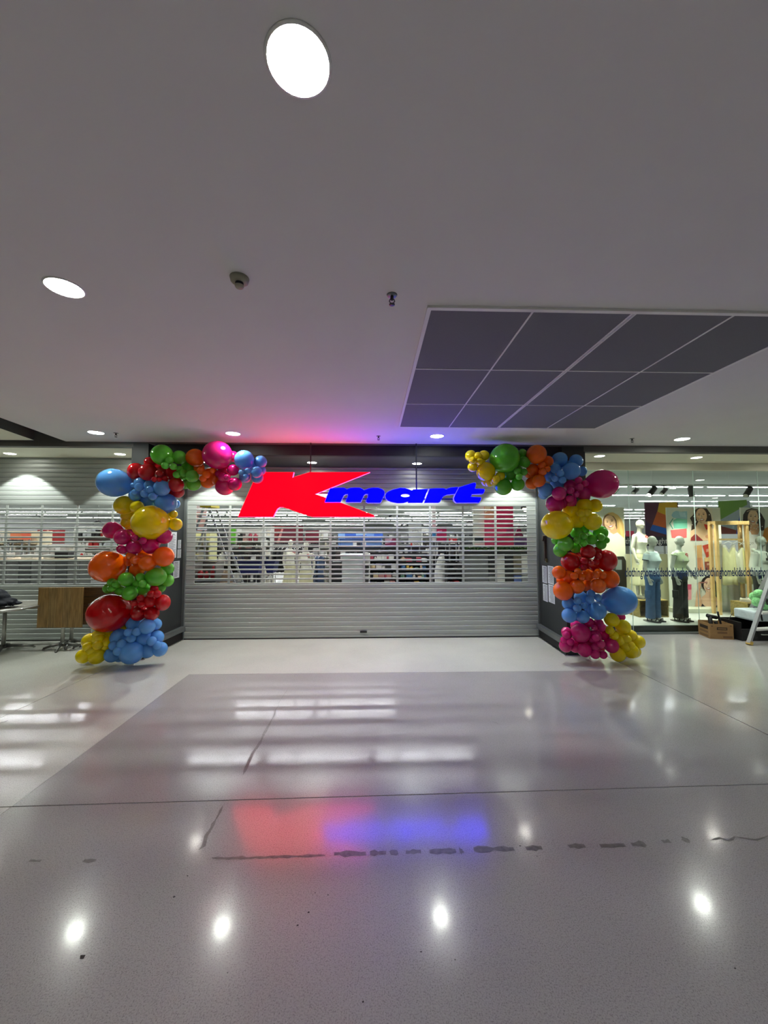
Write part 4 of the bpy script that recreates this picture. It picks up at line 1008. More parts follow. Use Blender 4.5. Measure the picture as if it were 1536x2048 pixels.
def trousers(grow, hem, flare):
    m = MB()
    m.loft([(0,0,.84,.155+grow,.105+grow),(0,.004,.90,.178+grow,.125+grow),(0,.002,1.0,.160+grow,.112+grow),(0,0,1.045,.150+grow,.106+grow)], 28)
    for s in (-1, 1):
        m.tube([(s*.09,0,.90),(s*.096,0,.72),(s*.10,0,.48),(s*.104,.008,.26),(s*.106,.010,hem)], [.086+grow,.076+grow,.064+grow+flare*.5,.066+grow+flare*.6,.070+grow+flare*.6], 20)
        for k, z in enumerate((.60,.50,.40,.22,.14)): m.tube([(s*.10-.06,-.045-.01*(k%2),z+.015),(s*.10,-.072,z),(s*.10+.06,-.04,z+.01*(k-2))], .014, 6)
    return m
SANDAL = mat('black_sandal', (20,20,22), 0.4)
def mannequin(px, Y, zbase, yaw, label, skin, arm_l, arm_r, clothes, sandals=True):
    p = at(px, 1240, Y)
    t = thing('mannequin', label, 'mannequin', (p.x, Y, zbase), yaw)
    part('body', remesh(body_mb(arm_l, arm_r), 0.0085, 'body', skin, 5), skin, t)
    part('floor_stand', MB().lathe([(0.0001,0.0),(0.15,0.0),(0.15,0.006),(0.0001,0.008)], (0,.05,0), 28), STEEL, t, world=False)
    worn = {}
    for nm, mb_, m_, lb in clothes:
        up = next((worn[u] for u in {'badge':('tee','tank_top'),'collar':('tee',),'sleeve_cuff':('tee',),'cargo_pocket':('cargo_jeans','cargo_trousers'),'drawstring':('sweatshirt',)}.get(nm, ()) if u in worn), t)
        worn[nm] = part(nm, mb_, m_, up, lb, world=False)
    if sandals:
        for s in (-1, 1):
            b = MB()
            b.prism([[(s*.094+x, y) for x, y in ell(0,0,.048,.142,18)]], (0,-.045,0.009), (1,0,0), (0,1,0), (0,0,1), 0.022)
            b.tube([(s*.094-.046,-.10,.035),(s*.094-.03,-.105,.066),(s*.094+.03,-.105,.066),(s*.094+.046,-.10,.035)], .012, 8)
            b.tube([(s*.094-.045,-.02,.035),(s*.094-.03,-.03,.095),(s*.094+.03,-.03,.095),(s*.094+.045,-.02,.035)], .013, 8)
            b.tube([(s*.094-.044,.05,.03),(s*.094-.036,.07,.085),(s*.094,.08,.09),(s*.094+.036,.07,.085),(s*.094+.044,.05,.03)], .010, 8)
            part('sandal', b, SANDAL, t, world=False)
    return t
def ringer(arm):
    sh, el = Vector(arm[0]), Vector(arm[1]); e = sh + (el-sh)*.5; d = (el-sh).normalized()
    return MB().tube([e-d*.012, e+d*.006], [.064,.065], 18)
BADGE_R, BADGE_W = mat('badge_red', (200,44,48), 0.4), mat('badge_white', (236,226,214), 0.4)
def badge(x, z, y): 
    m = MB()
    M = Matrix.Rotation(R(90), 4, 'X')
    for r_, e, mi in ((.052,0,0),(.034,.002,1),(.018,.003,0)):
        n = 20; m.add([(x+r_*math.cos(2*PI*k/n), y-e, z+r_*math.sin(2*PI*k/n)) for k in range(n)] + [(x+r_*math.cos(2*PI*k/n), y+.012, z+r_*math.sin(2*PI*k/n)) for k in range(n)], [tuple(range(n))]+[(k,(k+1)%n,n+(k+1)%n,n+k) for k in range(n)], mi)
    return m
def pockets():
    m = MB()
    for s in (-1, 1): m.rbox((s*.182-.022,-.055,.50),(s*.182+.022,.06,.66), .012)
    return m
DENIM = mat('blue_denim', (58,92,132), 0.8, var=0.14, scale=14, bump=0.2)
BLKCLOTH = mat('black_cloth', (38,42,38), 0.85, var=0.12, scale=14, bump=0.2)
TEE = mat('pale_blue_tee', (196,212,214), 0.85, var=0.04, scale=10, bump=0.15)
GTEE = mat('pale_green_tee', (190,204,166), 0.85, var=0.04, scale=10, bump=0.15)
NAVYT = mat('navy_trim', (30,34,46), 0.7)
WTEE = mat('white_ribbed_top', (236,234,214), 0.85, var=0.03, scale=10, bump=0.15)
CSKIRT = mat('cream_skirt', (224,220,176), 0.85, var=0.05, scale=8, bump=0.2)
YW1 = R(26)
collar = MB().tube([(0.076*math.cos(a), .058*math.sin(a)-.002, 1.478+.006*math.sin(a)) for a in [2*PI*k/20 for k in range(21)]], .008, 8)
ARM1R = mir(ARM_DOWN)
me_t = remesh(shell_top(.5, .985, 1.478, .014, ARM_DOWN, ARM1R), .010, 'tee', TEE, 5)
mannequin(1308, 8.12, PZ, YW1, 'grey mannequin in pale blue ringer tee and blue cargo jeans', MAN_G, ARM_DOWN, ARM1R,
  [('tee', me_t, TEE, None), ('collar', collar, NAVYT, 'dark navy trim'), ('sleeve_cuff', ringer(ARM_DOWN), NAVYT, None), ('sleeve_cuff', ringer(ARM1R), NAVYT, None),
   ('cargo_jeans', remesh(trousers(.012,.075,.018), .011, 'cargo_jeans', DENIM, 4), DENIM, None), ('cargo_pocket', pockets(), DENIM, None)])
me_t = remesh(shell_top(.15, 1.06, 1.468, .012, ARM_OUT, ARM1R), .010, 'tee', GTEE, 5)
under = remesh(shell_top(0, .965, 1.10, .010, ARM_OUT, ARM1R), .010, 'underlayer', TEE, 4)
mannequin(1363, 8.12, PZ, YW1, 'grey mannequin in pale green tee with red badge and black cargo trousers', MAN_G, ARM_OUT, ARM1R,
  [('tee', me_t, GTEE, None), ('underlayer', under, TEE, None), ('badge', badge(.075,1.385,-.118), [BADGE_R,BADGE_W], 'round red badge'),
   ('cargo_trousers', remesh(trousers(.012,.075,.018), .011, 'cargo_trousers', BLKCLOTH, 4), BLKCLOTH, None), ('cargo_pocket', pockets(), BLKCLOTH, None)])
zbox = at(1306,1200,8.55).z
tb_ = remesh(shell_top(0, 1.02, 1.40, .010, ARM_DOWN, ARM1R), .010, 'tank_top', WTEE, 4)
sk = MB().loft([(0,0,.30,.235,.20),(0,0,.55,.215,.175),(0,0,.80,.19,.14),(0,0,.95,.185,.13),(0,0,1.05,.155,.108)], 32)
for k in range(12): a = 2*PI*k/12; sk.tube([(.17*math.cos(a),.12*math.sin(a),.85),(.232*math.cos(a),.196*math.sin(a),.31)], [.012,.03], 6)
mannequin(1285, 8.80, zbox, R(22), 'white mannequin in white top and long cream skirt, standing on a wooden box', MAN_W, ARM_DOWN, ARM1R,
  [('tank_top', tb_, WTEE, None), ('badge', badge(.085,1.385,-.118), [BADGE_R,BADGE_W], 'round red badge'), ('skirt', remesh(sk, .012, 'skirt', CSKIRT, 4), CSKIRT, None)], False)
hood = shell_top(1.85, .97, 1.475, .022, ARM_DOWN, ARM1R, .03)
hood.tube([(0.10*math.cos(a), .03+.08*math.sin(a), 1.47+.03*math.sin(a)) for a in [2*PI*k/12 for k in range(13)]], .035, 8)
WHOOD = mat('white_sweatshirt', (226,228,214), 0.85, var=0.05, scale=9, bump=0.2)
mannequin(1527, 8.15, PZ, R(20), 'grey mannequin in white hooded sweatshirt and black trousers, at the right edge', MAN_G, ARM_DOWN, ARM1R,
  [('sweatshirt', remesh(hood, .011, 'sweatshirt', WHOOD, 4), WHOOD, None), ('drawstring', MB().tube([(-.05,-.13,1.44),(-.07,-.165,1.32),(-.055,-.165,1.22)], .006, 6), BLACK, None),
   ('trousers', remesh(trousers(.014,.07,.02), .011, 'trousers', BLKCLOTH, 4), BLKCLOTH, None)])

# --- timber boxes, shoes, clothes frame
PLY = wood('plywood_olive', (128,112,56), (168,148,84), (1.5, 10, 10))
PINE = wood('pine_timber', (206,168,104), (232,200,140), (14, 14, 1.4))
def cubby(name, label, x0, x1, y0, y1, z0, z1, grp='plywood display boxes'):
    t = thing(name, label, 'box', ((x0+x1)/2,(y0+y1)/2,z0), 0, grp); e = 0.022
    part('side_panel', MB().box((x0,y0,z0),(x0+e,y1,z1-e)), PLY, t); part('side_panel', MB().box((x1-e,y0,z0),(x1,y1,z1-e)), PLY, t)
    part('top_panel', MB().rbox((x0,y0,z1-e),(x1,y1,z1),0.003), PLY, t); part('back_panel', MB().box((x0+e,y1-e,z0),(x1-e,y1,z1-e)), PLY, t)
    part('bottom_panel', MB().box((x0+e,y0,z0),(x1-e,y1-e,z0+e)), PLY, t); return t
cubby('plywood_box', 'plywood box under the white mannequin, behind the denim legs', at(1276,1220,8.55).x, at(1334,1220,8.55).x, 8.5, 9.05, PZ, zbox)
bx0 = at(1497,1240,8.25).x; bx1 = bx0+0.80; zb2 = at(1497,1207,8.25).z
cubby('plywood_box', 'plywood box with white sneakers on top, behind the step ladder', bx0, bx1, 8.25, 8.66, PZ, zb2)
SHOE = mat('white_sneaker', (236,232,212), 0.6, var=0.04)
def sneaker(x, y, z, rz, lb):
    t = thing('sneaker', lb, 'shoe', (x,y,z), rz, 'white sneakers on the plywood box')
    u = MB(); N = 9; secs = []
    prof = [(-.135,.030,.075),(-.12,.036,.085),(-.08,.038,.088),(-.03,.037,.080),(.02,.040,.062),(.07,.045,.048),(.11,.042,.040),(.135,.030,.032),(.146,.012,.026)]
    vs, fs = [], []; n = 14
    for xx, hw, h in prof:
        for k in range(n):
            a = 2*PI*k/n; vs.append((xx, hw*math.cos(a), .018 + (h-.018)*max(0, math.sin(a)) + min(0, math.sin(a))*.006))
    for i in range(len(prof)-1):
        for k in range(n): fs.append((i*n+k, i*n+(k+1)%n, (i+1)*n+(k+1)%n, (i+1)*n+k))
    fs += [tuple(range(n))[::-1], tuple((len(prof)-1)*n+k for k in range(n))]
    u.add(vs, fs, 0, True); part('upper', u, SHOE, t, world=False)
    part('sole', MB().prism([ell(0.005,0,.152,.047,20)], (0,0,0), (1,0,0), (0,1,0), (0,0,1), 0.02), WHITE, t, world=False)
    part('opening', MB().prism([ell(-.08,0,.04,.022,14)], (0,0,.082), (1,0,0), (0,1,0), (0,0,1), .008), NAVYT, t, world=False)
    lc = MB()
    for k in range(4): xx = -.03+.022*k; lc.tube([(xx,-.022,.082-.007*k),(xx+.004,0,.090-.009*k),(xx,.022,.082-.007*k)], .004, 6)
    part('laces', lc, WHITE, t, world=False)
q = at(1497,1200,8.45); sneaker(q.x, 8.46, zb2, R(-28), 'white sneaker on the plywood box, nearer the left')
sneaker(q.x+0.17, 8.50, zb2, R(-24), 'white sneaker on the plywood box, right one of the pair')
Yr = 8.72
f0, f1 = at(1431.5,1046,Yr), at(1492,1046,Yr); zm = at(1460,1079,Yr).z
t = thing('clothes_frame', 'pale timber clothes frame with a mid rail in the window display', 'clothes rack', ((f0.x+f1.x)/2,Yr,PZ))
for x in (f0.x, f1.x):
    for y in (Yr, Yr+0.16): part('post', MB().rbox((x-.032,y-.03,PZ),(x+.032,y+.03,f0.z-.04),.004), PINE, t)
for y in (Yr, Yr+0.14): part('top_rail', MB().rbox((f0.x-.045,y-.035,f0.z-.04),(f1.x+.045,y+.035,f0.z+.045),.004), PINE, t)
for x in (f0.x, f1.x): part('side_rail', MB().box((x-.03,Yr+.035,f0.z-.02),(x+.03,Yr+.105,f0.z+.04)), PINE, t)
part('hanging_rail', MB().rbox((f0.x+.045,Yr+.05,zm-.02),(f1.x-.045,Yr+.09,zm+.02),.004), PINE, t)
HANG = mat('hanger_white', (240,240,236), 0.4)
def hanger_mb(w_):
    m = MB(); m.tube([(.0,0,.0),(.012,0,.022),(0,0,.034),(-.014,0,.02)], .0035, 6)
    m.tube([(0,0,0),(0,0,-.05)], .0035, 6); m.tube([(-w_,0,-.13),(-w_*.5,0,-.078),(0,0,-.05),(w_*.5,0,-.078),(w_,0,-.13)], .009, 8); return m
def cloth_mb(top_w, bot_w, z0, z1, seed, vneck=True, folds=7, ry=.035):
    r = random.Random(seed); ph = r.uniform(0, 6); m = MB(); n = 40; secs = 7; vs, fs = [], []
    for i in range(secs):
        f = i/(secs-1); z = z1 + (z0-z1)*f; wv = top_w + (bot_w-top_w)*f
        for k in range(n):
            a = 2*PI*k/n; wav = 1 + .30*f*math.sin(folds*a+ph+f)
            zz = z - (0.16*max(0, math.cos(a*1.0+PI/2)*0) if False else 0)
            if i == 0 and vneck: zz = z - 0.15*max(0.0, 1-abs(math.cos(a))*1.6)
            if i == secs-1: zz = z + 0.015*math.sin(3*a+ph)
            vs.append((wv*math.cos(a), ry*(0.5+f*.9)*math.sin(a)*wav, zz))
    for i in range(secs-1):
        for k in range(n): fs.append((i*n+k, i*n+(k+1)%n, (i+1)*n+(k+1)%n, (i+1)*n+k))
    fs.append(tuple((secs-1)*n+k for k in range(n)))
    m.add(vs, fs, 0, True); return m
CREAMD = [mat('cream_dress', (232,228,176), 0.85, var=0.04, scale=6), mat('ivory_dress', (230,230,204), 0.85, var=0.04, scale=6), mat('lemon_dress', (222,218,154), 0.85, var=0.04, scale=6)]
for k, (px, y1, lb) in enumerate([(1446,1168,'cream strappy dress on a white hanger, left in the timber frame'),(1464,1163,'ivory dress on a white hanger, middle in the timber frame'),(1481,1166,'lemon dress on a white hanger, right in the timber frame')]):
    p = at(px, 1079, Yr+.19); z1 = at(px,1093,Yr+.19).z - zm; z0 = at(px,y1,Yr+.19).z - zm
    t = thing('hanging_dress', lb, 'dress', (p.x,Yr+.07+0.015*(k-1),zm), R(-8+8*k), 'dresses in the timber frame')
    h = hanger_mb(.15); part('hanger', h, HANG, t, world=False)
    part('fabric', cloth_mb(.13,.165,z0,z1-.02,k+2), CREAMD[k], t, world=False)
p = at(1461,1165,Yr+.3); t = thing('long_dress', 'long sheer grey-white dress hanging below the shorter ones', 'dress', (p.x,Yr+.30,zm))
h = hanger_mb(.16); part('hanger', h, HANG, t, world=False)
part('fabric', cloth_mb(.16,.25,PZ-zm+.02,-.13,11,True,9,.05), mat('sheer_white', (206,208,196), 0.8, trans=.25), t, world=False)

# --- track spotlights
TRK = mat('track_white', (214,218,214), 0.5)
zt = at(1380,972,8.6).z
t = thing('lighting_track', 'slim pale lighting track above the window display', 'lighting track', (7.5,8.6,zt+.01))
part('rail', MB().box((PRX1+.1,8.58,zt+.008),(12.5,8.62,zt+.04)), TRK, t)
for x in (4.6,6.4,8.2,10.2): part('suspension_wire', MB().tube([(x,8.6,zt+.04),(x,8.6,3.60)], .003, 6), TRK, t)
SPOTB = mat('spotlight_black', (26,27,28), 0.4)
SLENS = mat('spotlight_lens', (255,252,240), 0.4, emit=14, var=0.0)
for i, (px, ln, yaw, tilt, lb, tgt) in enumerate([(1231,.17,-40,40,'black track spotlight beside the large pink balloon',(1222,1120,9.0)),(1271,.16,-60,35,'smallest black track spotlight, right of the pink balloon',(1283,1080,8.8)),
      (1305,.27,-52,42,'large black track spotlight showing its bright lens',(1305,1130,8.1)),(1328,.19,-70,38,'black track spotlight with pale stripe, right of the large one',(1362,1120,8.1)),
      (1382,.24,80,4,'black track spotlight pointing straight down at a glass joint',(1395,1150,9.0)),(1497,.27,-48,45,'black track spotlight near the right edge',(1490,1120,9.0))]):
    p = at(px, 985, 8.6)
    t = thing('track_spotlight', lb, 'spotlight', (p.x,8.6,zt), 0, 'black track spotlights over the window')
    part('adapter', MB().box((-.05,-.016,-.012),(.05,.016,.007)), SPOTB, t, world=False)
    part('stem', MB().tube([(0,0,-.012),(0,0,-.09)], .010, 8), SPOTB, t, world=False)
    d = Vector((math.cos(R(180))*math.cos(R(tilt)) if abs(yaw) < 75 else -.06, -.25, -math.sin(R(tilt)))).normalized() if i != 4 else Vector((.04,-.12,-1)).normalized()
    c0 = Vector((0,0,-.12)); rr = .045 if ln < .2 else .058
    hd = MB().tube([c0-d*ln*.45, c0-d*ln*.42, c0+d*ln*.5, c0+d*ln*.55], [rr*.8,rr,rr,rr*.97], 18); hdo = part('head', hd, SPOTB, t, world=False)
    part('lens', MB().tube([c0+d*(ln*.55), c0+d*(ln*.553)], rr*.8, 18), SLENS if i in (2,) else mat('lens_dim', (200,200,190), 0.3), hdo, world=False)
    ld = bpy.data.lights.new('spotlight_beam', 'SPOT'); ld.energy = W_TRACK; ld.spot_size = R(80); ld.spot_blend = 0.7; ld.shadow_soft_size = .04; ld.color = (1, .97, .86)
    lo = link(bpy.data.objects.new('spotlight_beam', ld)); lo.parent = t; lo.location = c0 + d*(ln*.56)
    tv = at(*tgt) - Vector((p.x,8.6,zt-.12)); lo.rotation_mode = 'QUATERNION'; lo.rotation_quaternion = tv.to_track_quat('-Z', 'Y')
for px, py, lb in [(1317,936,'round ceiling light inside the shop window, left'),(1487,937,'round ceiling light inside the shop window, right'),(1400,960,'round ceiling light deeper in the store, by a glass joint'),(1430,996,'small round ceiling light deepest in the store')]:
    downlight(px, py, 3.62, .10, mat('store_downlight', (255,252,240), .4, emit=10, var=0), lb, 'round ceiling lights inside the store')

# ------------------------------------------------------------------ the store behind the shutters
SZ, SX, SB = 3.62, 32.0, 80.0
struct('wall_store_back', MB().box((-SX,SB,-.05),(SX,SB+.1,SZ+.1)), STOREWALL)
for nm, x in (('wall_store_left',-SX-.1),('wall_store_right',SX)): struct(nm, MB().box((x,7.9,-.05),(x+.1,SB,SZ+.1)), STOREWALL)
struct('floor_store', MB().box((-SX,7.95,-.08),(SX,SB,-.002)), STOREFLOOR)
struct('ceiling_store', MB().box((-SX,SY+.15,SZ),(SX,SB,SZ+.08)), mat('store_ceiling', (170,178,172), .8, var=.01))
for nm, x0, x1 in (('wall_front_left',-SX,-13),('wall_front_right',13,SX)): struct(nm, MB().box((x0,7.85,0),(x1,7.95,SZ+.05)), STOREWALL)
struct('trim_14', MB().box((-13,SY+.12,3.30),(13,SY+.20,SZ+.1)).box((PRX1,GY+.01,3.45),(13,GY+.2,SZ+.1)), CREAM)
bt = None
bmb = MB().box((-1.22,-.05,-.035),(1.22,.05,0.0)); tmb = MB().box((-1.2,-.03,-.048),(1.2,.03,-.035))
BATT = mat('batten_body', (225,228,228), .5)
for r_i, Yb in enumerate([9.9,12.75,15.6,18.5,21.4,25.0,29.0,33.5,39.0,46.5,56.0,69.0]):
    half = min(SX-1.6, Yb*1.12 + 3)
    n = int(half/2.62); jit = (r_i*0.83) % 2.62
    for k in range(-n, n+1):
        x = k*2.62 + jit - 1.3
        if abs(x) > SX-1.4: continue
        if r_i == 0 and x > 3: continue
        if rng.random() < (0.12 if r_i < 4 else 0.24): continue
        if bt is None:
            bt = thing('ceiling_batten', 'long fluorescent batten on the store ceiling', 'light', (x,Yb,SZ), 0, 'fluorescent battens on the store ceiling')
            part('housing', bmb, BATT, bt, world=False); part('tube', tmb, TUBE, bt, world=False)
        else: dup(bt, (x,Yb,SZ))

# ---- shop fittings
GREYM = mat('gondola_grey', (150,152,150), .5); LGREY = mat('shelf_white', (222,222,214), .5); DARKM = mat('fixture_black', (34,34,36), .5)
PAL = dict(dark=[(24,24,28),(40,42,48),(230,230,226),(70,70,74),(200,200,196),(54,46,44)], light=[(236,232,216),(222,214,190),(200,196,186),(240,240,236),(150,140,124)],
   mix=[(30,30,34),(236,236,230),(180,60,80),(60,110,160),(210,170,60),(120,160,130),(220,190,160)], tan=[(222,196,150),(230,226,214),(40,38,36),(206,150,140),(180,66,84),(240,238,230)],
   denim=[(54,70,100),(80,100,130),(36,40,52),(220,220,214),(120,130,140)], red=[(170,24,34),(30,26,28),(200,40,48),(220,216,210)], tech=[(230,230,226),(24,24,26),(240,236,226),(190,40,40),(200,204,204)])
def gondola(label, px0, px1, ytop, Y, depth, shelves, pal, seed, frame=GREYM, ybot=None, dens=1.0):
    r = random.Random(seed)
    x0, x1 = at(px0, ytop, Y).x, at(px1, ytop, Y).x; h = at(px0, ytop, Y).z
    t = thing('display_shelf', label, 'shelf', ((x0+x1)/2,Y+depth/2,0))
    part('end_panel', MB().box((x0,Y,0),(x0+.03,Y+depth,h)), frame, t); part('end_panel', MB().box((x1-.03,Y,0),(x1,Y+depth,h)), frame, t)
    part('back_panel', MB().box((x0+.03,Y+depth-.03,0),(x1-.03,Y+depth,h)), frame, t)
    part('plinth', MB().box((x0+.03,Y+.03,0),(x1-.03,Y+depth-.03,.12)), DARKM, t)
    cols = [mat('goods_%02x%02x%02x' % c, c, .5, var=.1, scale=20) for c in PAL[pal]]
    g_ = MB()
    for k in range(shelves):
        z = .12 + (h-.12)*k/shelves
        part('shelf', MB().box((x0+.03,Y,z),(x1-.03,Y+depth-.03,z+.02)), frame, t)
        x = x0+.05; gap = (h-.12)/shelves - .06
        while x < x1-.12:
            w_ = r.uniform(.05,.20); hh = gap*r.uniform(.45,.95)
            if r.random() < dens: 
                if r.random() < .3: g_.lathe([(w_*.42,z+.021),(w_*.45,z+.02+hh*.7),(w_*.2,z+.02+hh*.85),(w_*.2,z+.02+hh)], (x+w_/2,Y+.06+w_*.45,0), 8, r.randrange(len(cols)))
                else: g_.box((x,Y+.02+r.uniform(0,.05),z+.021),(x+w_*.92,Y+depth*.7,z+.021+hh), r.randrange(len(cols)))
            x += w_
    part('merchandise', g_, cols, t, kind='stuff')
    return t
def banner(name, label, cat, px0, px1, y0, y1, Y, col, grp=None): return Poster(name, label, cat, px0, px1, y0, y1, Y, col, at(px0,y1,Y).z, grp, .03)
def hang(P, n=2):
    for f in ((.15,.85) if n == 2 else (.5,)):
        x = P.x0 + (P.x1-P.x0)*f
        part('hanging_wire', MB().tube([(x,P.Y+.015,P.ztop-.004),(x,P.Y+.015,SZ)], .004, 6), STEEL, P.t)
def post_legs(P):
    for f in (.08,.92):
        x = P.x0 + (P.x1-P.x0)*f
        part('stand_leg', MB().box((x-.02,P.Y+.02,0),(x+.02,P.Y+.05,P.z0+.05)), GREYM, P.t)
# garments on racks
def garment_proto():
    t = thing('hanging_garment', 'garment', 'clothing', (0,0,0)); part('hanger', hanger_mb(.19), HANG, t, world=False)
    m = MB(); m.loft([(0,0,-.95,.27,.035),(0,0,-.6,.23,.03),(0,0,-.25,.20,.03),(0,0,-.13,.19,.025),(0,0,-.085,.09,.02)], 16)
    for s in (-1, 1): m.tube([(s*.17,0,-.15),(s*.24,0,-.35),(s*.26,0,-.50)], [.04,.038,.034], 8)
    part('fabric', m, WTEE, t, world=False); return t
GAR = {}
def rack(label, px0, px1, ytop, Y, cols, glabel, step=.11):
    x0, x1 = at(px0, ytop, Y).x, at(px1, ytop, Y).x; h = at(px0, ytop, Y).z
    t = thing('garment_rack', label, 'clothes rack', ((x0+x1)/2,Y,0))
    part('rail', MB().tube([(x0,Y,h),(x1,Y,h)], .014, 8), STEEL, t)
    for x in (x0+.02, x1-.02): part('upright', MB().tube([(x,Y,0.02),(x,Y,h)], .014, 8), STEEL, t); part('foot', MB().box((x-.02,Y-.28,0),(x+.02,Y+.28,.03)), STEEL, t)
    x = x0+.14; k = 0
    while x < x1-.1:
        c_ = cols[k % len(cols)]
        if c_ not in GAR:
            g_ = garment_proto(); m = mat('cloth_%02x%02x%02x' % c_, c_, .85, var=.08)
            f = [c for c in g_.children if c.name.startswith('fabric')][0]
            f.data = f.data.copy(); f.data.materials[0] = m; GAR[c_] = g_
            o = g_; o.location = (x,Y,h-.02); o.rotation_euler = (0,0,R(78)); o['label'] = glabel; o['group'] = glabel
        else: dup(GAR[c_], (x,Y,h-.02), R(78+rng.uniform(-8,8)), glabel, glabel)
        x += step; k += 1
# left store area, behind the side shutter
def beauty_wall(): pass
gondola('cream lit shelf of pale goods far left, behind the side shutter', -30, 78, 1062, 12.0, .5, 5, 'light', 1, mat('lit_cream', (240,226,190), .6))
P = banner('orange_poster', 'orange picture panel above the cream shelves behind the side shutter', 'poster', 21, 61, 1063, 1079, 11.9, (236,134,88)); P.poly([(41,1063),(61,1063),(61,1079),(45,1079)], (240,110,76)); P.poly([(21,1063),(41,1063),(40,1066),(21,1066)], (246,214,170)); P.done(); post_legs(P)
P = banner('black_sign', 'black strip sign under the orange picture panel', 'sign', 13, 45, 1080, 1086, 11.85, (18,18,20)); P.done(); post_legs(P)
P = banner('red_banner', 'dark red hanging banner with pale slash behind the side shutter', 'banner', 75, 129, 1060, 1087, 13.0, (150,26,34)); P.poly([(88,1087),(92,1087),(98,1060),(94,1060)], (214,150,140)); P.done(); hang(P)
gondola('white shelf of mugs and baskets behind the side shutter', 148, 260, 1052, 12.5, .5, 6, 'tech', 3, LGREY, dens=.8)
P = banner('price_card', 'white price card with number and red tag behind the side shutter', 'sign', 160, 183, 1106, 1113, 11.2, (240,238,230)); P.text('19', 169, 1111.8, 6, (30,30,30), 5); P.poly(ell(163.5,1109.5,3,3,12), (210,30,36)); P.done('price_number'); post_legs(P)
x0, x1 = at(-40,1118,10.2).x, at(186,1118,10.2).x; h = at(0,1118,10.2).z
t = thing('long_counter', 'long low grey counter with pale top behind the side shutter', 'counter', ((x0+x1)/2,10.6,0))
part('countertop', MB().rbox((x0,10.15,h-.05),(x1,11.0,h),.008), mat('blond_counter', (226,206,170), .5), t)
part('kick_board', MB().box((x0+.05,10.25,0),(x1-.05,10.9,.62)), DARKM, t)
n = 9
for k in range(n):
    a, b = x0+.04+(x1-x0-.08)*k/n, x0+.04+(x1-x0-.08)*(k+1)/n
    part('counter_panel', MB().box((a+.006,10.22,.62),(b-.006,10.93,h-.05)), GREYM if k % 3 else mat('panel_dark_grey', (112,114,114), .6), t)  # recurring panels in a darker grey
gondola('grey shelf of small pale goods behind the left counter', 72, 150, 1090, 11.4, .4, 4, 'light', 5, LGREY)
for px, w_ in [(12,10),(100,8),(128,14),(60,12)]:
    q = at(px, 1117, 10.5); hh = .10+.02*(px % 5)
    solo('goods_tray', MB().rbox((q.x-.12*w_/10,10.4,h+.001),(q.x+.12*w_/10,10.62,h+hh),.01), LGREY if px != 128 else DARKM, {12:'pale tray at the far left of the long counter',100:'pale tray in the middle of the long counter',128:'dark tray toward the right of the long counter',60:'pale tray left of the middle of the long counter'}[px], 'tray')
# centre, from left to right
P = banner('display_board', 'tall pale pink panel at the left edge of the entrance view', 'display panel', 386, 413, 1004, 1062, 10.2, (226,176,164)); P.poly([(386,1004),(413,1004),(413,1024),(386,1024)], (224,206,202)); P.done(); post_legs(P)
gondola('pale shelf of cosmetics under the tall pink panel', 384, 420, 1064, 10.4, .5, 5, 'light', 8, mat('pale_yellow', (226,224,160), .6))  # shelf frame in plain pale yellow
# platform ladder
Yl = 9.3
t = thing('platform_ladder', 'tall A-frame ladder with yellow top cap inside the store', 'ladder', (at(421,1239,Yl).x,Yl,0))
tp = at(420,1015,Yl)
for s, fx in ((-1,372),(1,470)):
    for dy in (-.28,.28):
        f = at(fx, 1150, Yl); bx = tp.x + (f.x-tp.x)*(tp.z/(tp.z-f.z))
        part('ladder_rail', MB().bar((bx,Yl+dy,0.005),(tp.x+s*.06,Yl+dy*.7,tp.z), .045,.03), ALU, t)
for k in range(1,9):
    z = .30*k; fr = 1 - z/tp.z; f = at(372,1150,Yl); bx = tp.x + (f.x-tp.x)*(tp.z/(tp.z-f.z)); xx = bx + (tp.x-.06-bx)*(z/tp.z)
    part('rung', MB().box((xx-.05,Yl-.26,z-.015),(xx+.05,Yl+.26,z+.015)), mat('yellow_rung', (186,172,92), .5) if k in (5,6) else ALU, t)
    if k in (3,6): 
        f2 = at(470,1150,Yl); b2 = tp.x + (f2.x-tp.x)*(tp.z/(tp.z-f2.z)); x2 = b2 + (tp.x+.06-b2)*(z/tp.z); part('spreader', MB().box((xx,Yl-.01,z-.015),(x2,Yl+.01,z+.015)), ALU, t)
part('top_cap', MB().rbox((tp.x-.13,Yl-.25,tp.z-.01),(tp.x+.13,Yl+.25,tp.z+.06),.01), mat('yellow_cap', (222,204,40), .5), t)
P = banner('green_panel', 'bright green upright panel beside the ladder inside the store', 'panel', 459, 471.5, 1055, 1087, 12.0, (112,206,58)); P.done(); post_legs(P)
gondola('shelf of striped and tan goods right of the bright green panel', 472, 524, 1058, 12.6, .5, 5, 'tan', 9, LGREY)
gondola('dark shelf of small goods behind the ladder', 418, 520, 1098, 11.3, .5, 3, 'dark', 10, DARKM)
gondola('low grey shelf with red goods at the lower left of the entrance view', 386, 432, 1126, 9.4, .5, 3, 'red', 11, mat('taupe_fixture', (112,108,100), .6))
bg = MB().loft([(0,0,0,.20,.14),(0,0,.3,.22,.15),(0,0,.7,.20,.13),(0,0,1.0,.13,.1),(0,0,1.12,.08,.07)], 20); q = at(452,1150,9.5); bg.v = [(v[0]+q.x, v[1]+9.6, v[2]) for v in bg.v]
solo('kraft_sack', bg, mat('kraft_paper', (166,140,112), .8, var=.1), 'tall tan paper sack standing beside the red goods', 'sack')
NAVY = mat('navy_plastic', (22,30,92), .4)
